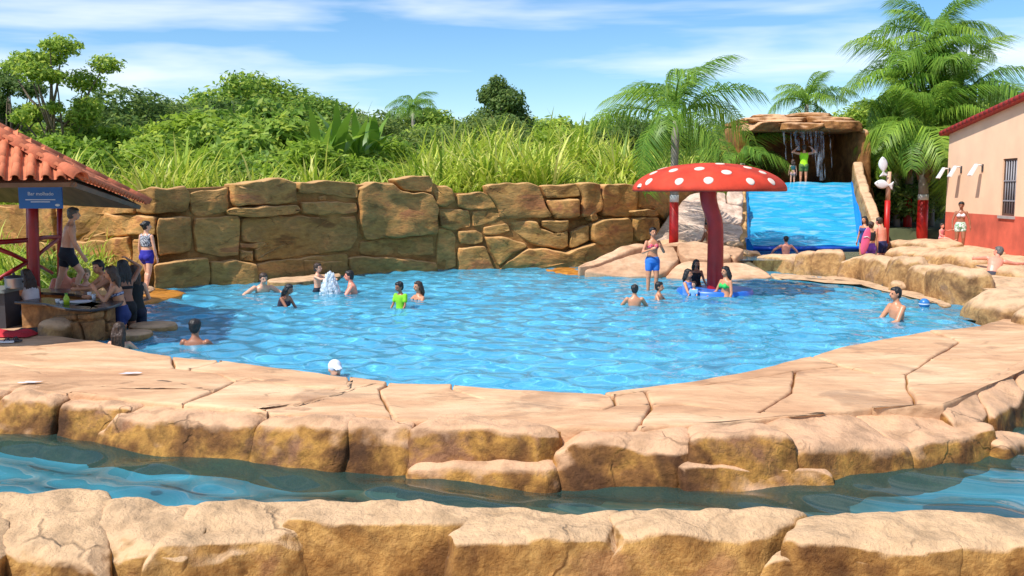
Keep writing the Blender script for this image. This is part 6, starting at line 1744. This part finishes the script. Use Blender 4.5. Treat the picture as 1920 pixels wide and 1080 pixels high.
# right
dry('woman in white bikini top and green white shorts walking by the peach house', 1803, 379, 29.4, -22, 1.56, head=(-10, 14), sex='f', skin='brown', hair='pony', hc='black', wear=(('bikini', (232, 214, 218)), ('shorts', M_PAT4)), armL=((.4, .0, -1), (.15, .1, -1)), armR=((.35, .1, -1), (.0, .25, -1)), legL=((.04, .2, -1), (0, -.2, -1)))
dry('toddler in pink sitting on the rocks at the corner of the peach house', 1767, 419, 29.6, 25, .86, pose=SIT, child=True, skin='pink', hair='short', hc='brown', wear=(('vest', (226, 130, 130)), ('briefs', (226, 150, 150))), armL=((.9, .4, -.1), (.8, .5, .2)), legL=((.3, 1, -.1), (0, 1, -.3)), legR=((.3, 1, -.1), (0, 1, -.3)))
dry('pale man leaning bare-backed over the terrace rocks', 1872, 463, 22.7, 150, 1.74, lean=46, tilt=12, head=(60, 0), skin='pink', hair='short', hc='grey', pose=STAND, armL=((.7, .8, -.1), (.5, .8, -.1)), armR=((.8, .7, -.2), (.6, .8, .0)), wear=(('trunks', (60, 60, 70)),))
in_water('man in profile facing left at the right end of the pool', 1679, 539, 598, -78, 1.74, pose=STAND, skin='tan', hair='short', hc='black', lean=4, wear=(('trunks', (40, 50, 90)),), armL=((.2, .5, -.85), (-.1, .9, -.3)), armR=((.2, .5, -.85), (-.1, .9, -.35)))
# pink float, ball, splash
bp_ = D(1623, 452, 28.0); fl_ = empty('pool_float', bp_); tag(fl_, 'narrow pink swim board held beside the slide foot', 'float')
t = MB(); t.ball((0, 0, 0), (.13, .04, .42), 16, 14); put_local('board', t.mesh('board', simple('float_pink', srgb(220, 90, 130), .4)), fl_, (0, 0, 0), (0, R(10), 0))
t = MB(); t.tube([(-.1, -.045, .1), (0, -.05, .14), (.1, -.045, .1)], .012, 6); put_local('handle', t.mesh('handle', M_CLEAR), fl_, (0, 0, 0), (0, R(10), 0))
b0 = G(1733, 574, 0.02); bl = empty('ball', b0); tag(bl, 'blue ball floating near the right pool bank', 'ball')
t = MB(); t.ball((0, 0, .05), .11, 20, 14); put_local('skin', t.mesh('skin', simple('ball_blue', srgb(50, 116, 176), .35, .2, 14)), bl)
t = MB(); t.lathe([(.109, .04), (.1115, .05), (.109, .06)], (0, 0, 0), 24, False); put_local('stripe', t.mesh('stripe', M_CLEAR), bl)
M_SPL, n, l, b = new_mat('splash_white')
b.inputs['Base Color'].default_value = (.9, .95, 1, 1); b.inputs['Roughness'].default_value = .2; b.inputs['Alpha'].default_value = .42
s0 = G(618, 550, 0); spl = empty('water_splash', s0); tag(spl, 'white fountain of splashing water between the boy and the man', 'splash')
rd = random.Random(3); t = MB()
H0 = zt_of(617, 510, s0.y)
for k in range(420):
    q = rd.random(); z = H0 * (1 - q ** 1.3) * rd.uniform(.75, 1.0); w = .05 + .20 * (1 - z / H0) ** .8
    a = rd.uniform(0, 6.28); rr = w * rd.random() ** .5; c = s0 + Vector((rr * math.cos(a) + .02, rr * math.sin(a), z)); e_ = rd.uniform(.008, .03)
    t.ball(c, (e_, e_, e_ * rd.uniform(1, 2.6)), 6, 5)
t.build('drops', M_SPL, spl)
M_VEIL, n, l, b = new_mat('splash_veil')
b.inputs['Base Color'].default_value = (.9, .95, 1, 1); b.inputs['Roughness'].default_value = .2
tc = n.new('ShaderNodeTexCoord'); t2 = noise_node(n, l, tc.outputs['Object'], 14, 4); rp = ramp(n, l, t2.outputs[0], [(.42, (.05, .05, .05)), (.62, (.6, .6, .6))]); l.new(rp.outputs[0], b.inputs['Alpha'])
t = MB(); t.lathe([(.24, -.02), (.22, .10), (.18, .2), (.13, .32), (.06, H0 * .8), (.01, H0 * .92)], s0, 22, False)
for v in t.v: v += Vector((noise.noise(v * 7), noise.noise(v * 7 + Vector((5, 0, 0))), 0)) * .09
t.build('veil', M_VEIL, spl)

# fuse every figure's volumes into one skin each
dg = bpy.context.evaluated_depsgraph_get()
done = [(o, bpy.data.meshes.new_from_object(o.evaluated_get(dg), depsgraph=dg)) for o in PEND]
for o, me in done:
    mt = o.data.materials[0]; old = o.data
    if o.name.startswith('hair'):      # loose strands instead of a smooth shell
        for v_ in me.vertices:
            v_.co += v_.normal * (.010 * noise.noise(Vector((v_.co.x * 70, v_.co.y * 70, v_.co.z * 16))) + .004 * noise.noise(v_.co * 60))
    o.modifiers.clear(); me.materials.clear(); me.materials.append(mt)
    me.polygons.foreach_set('use_smooth', [True] * len(me.polygons)); o.data = me; bpy.data.meshes.remove(old)
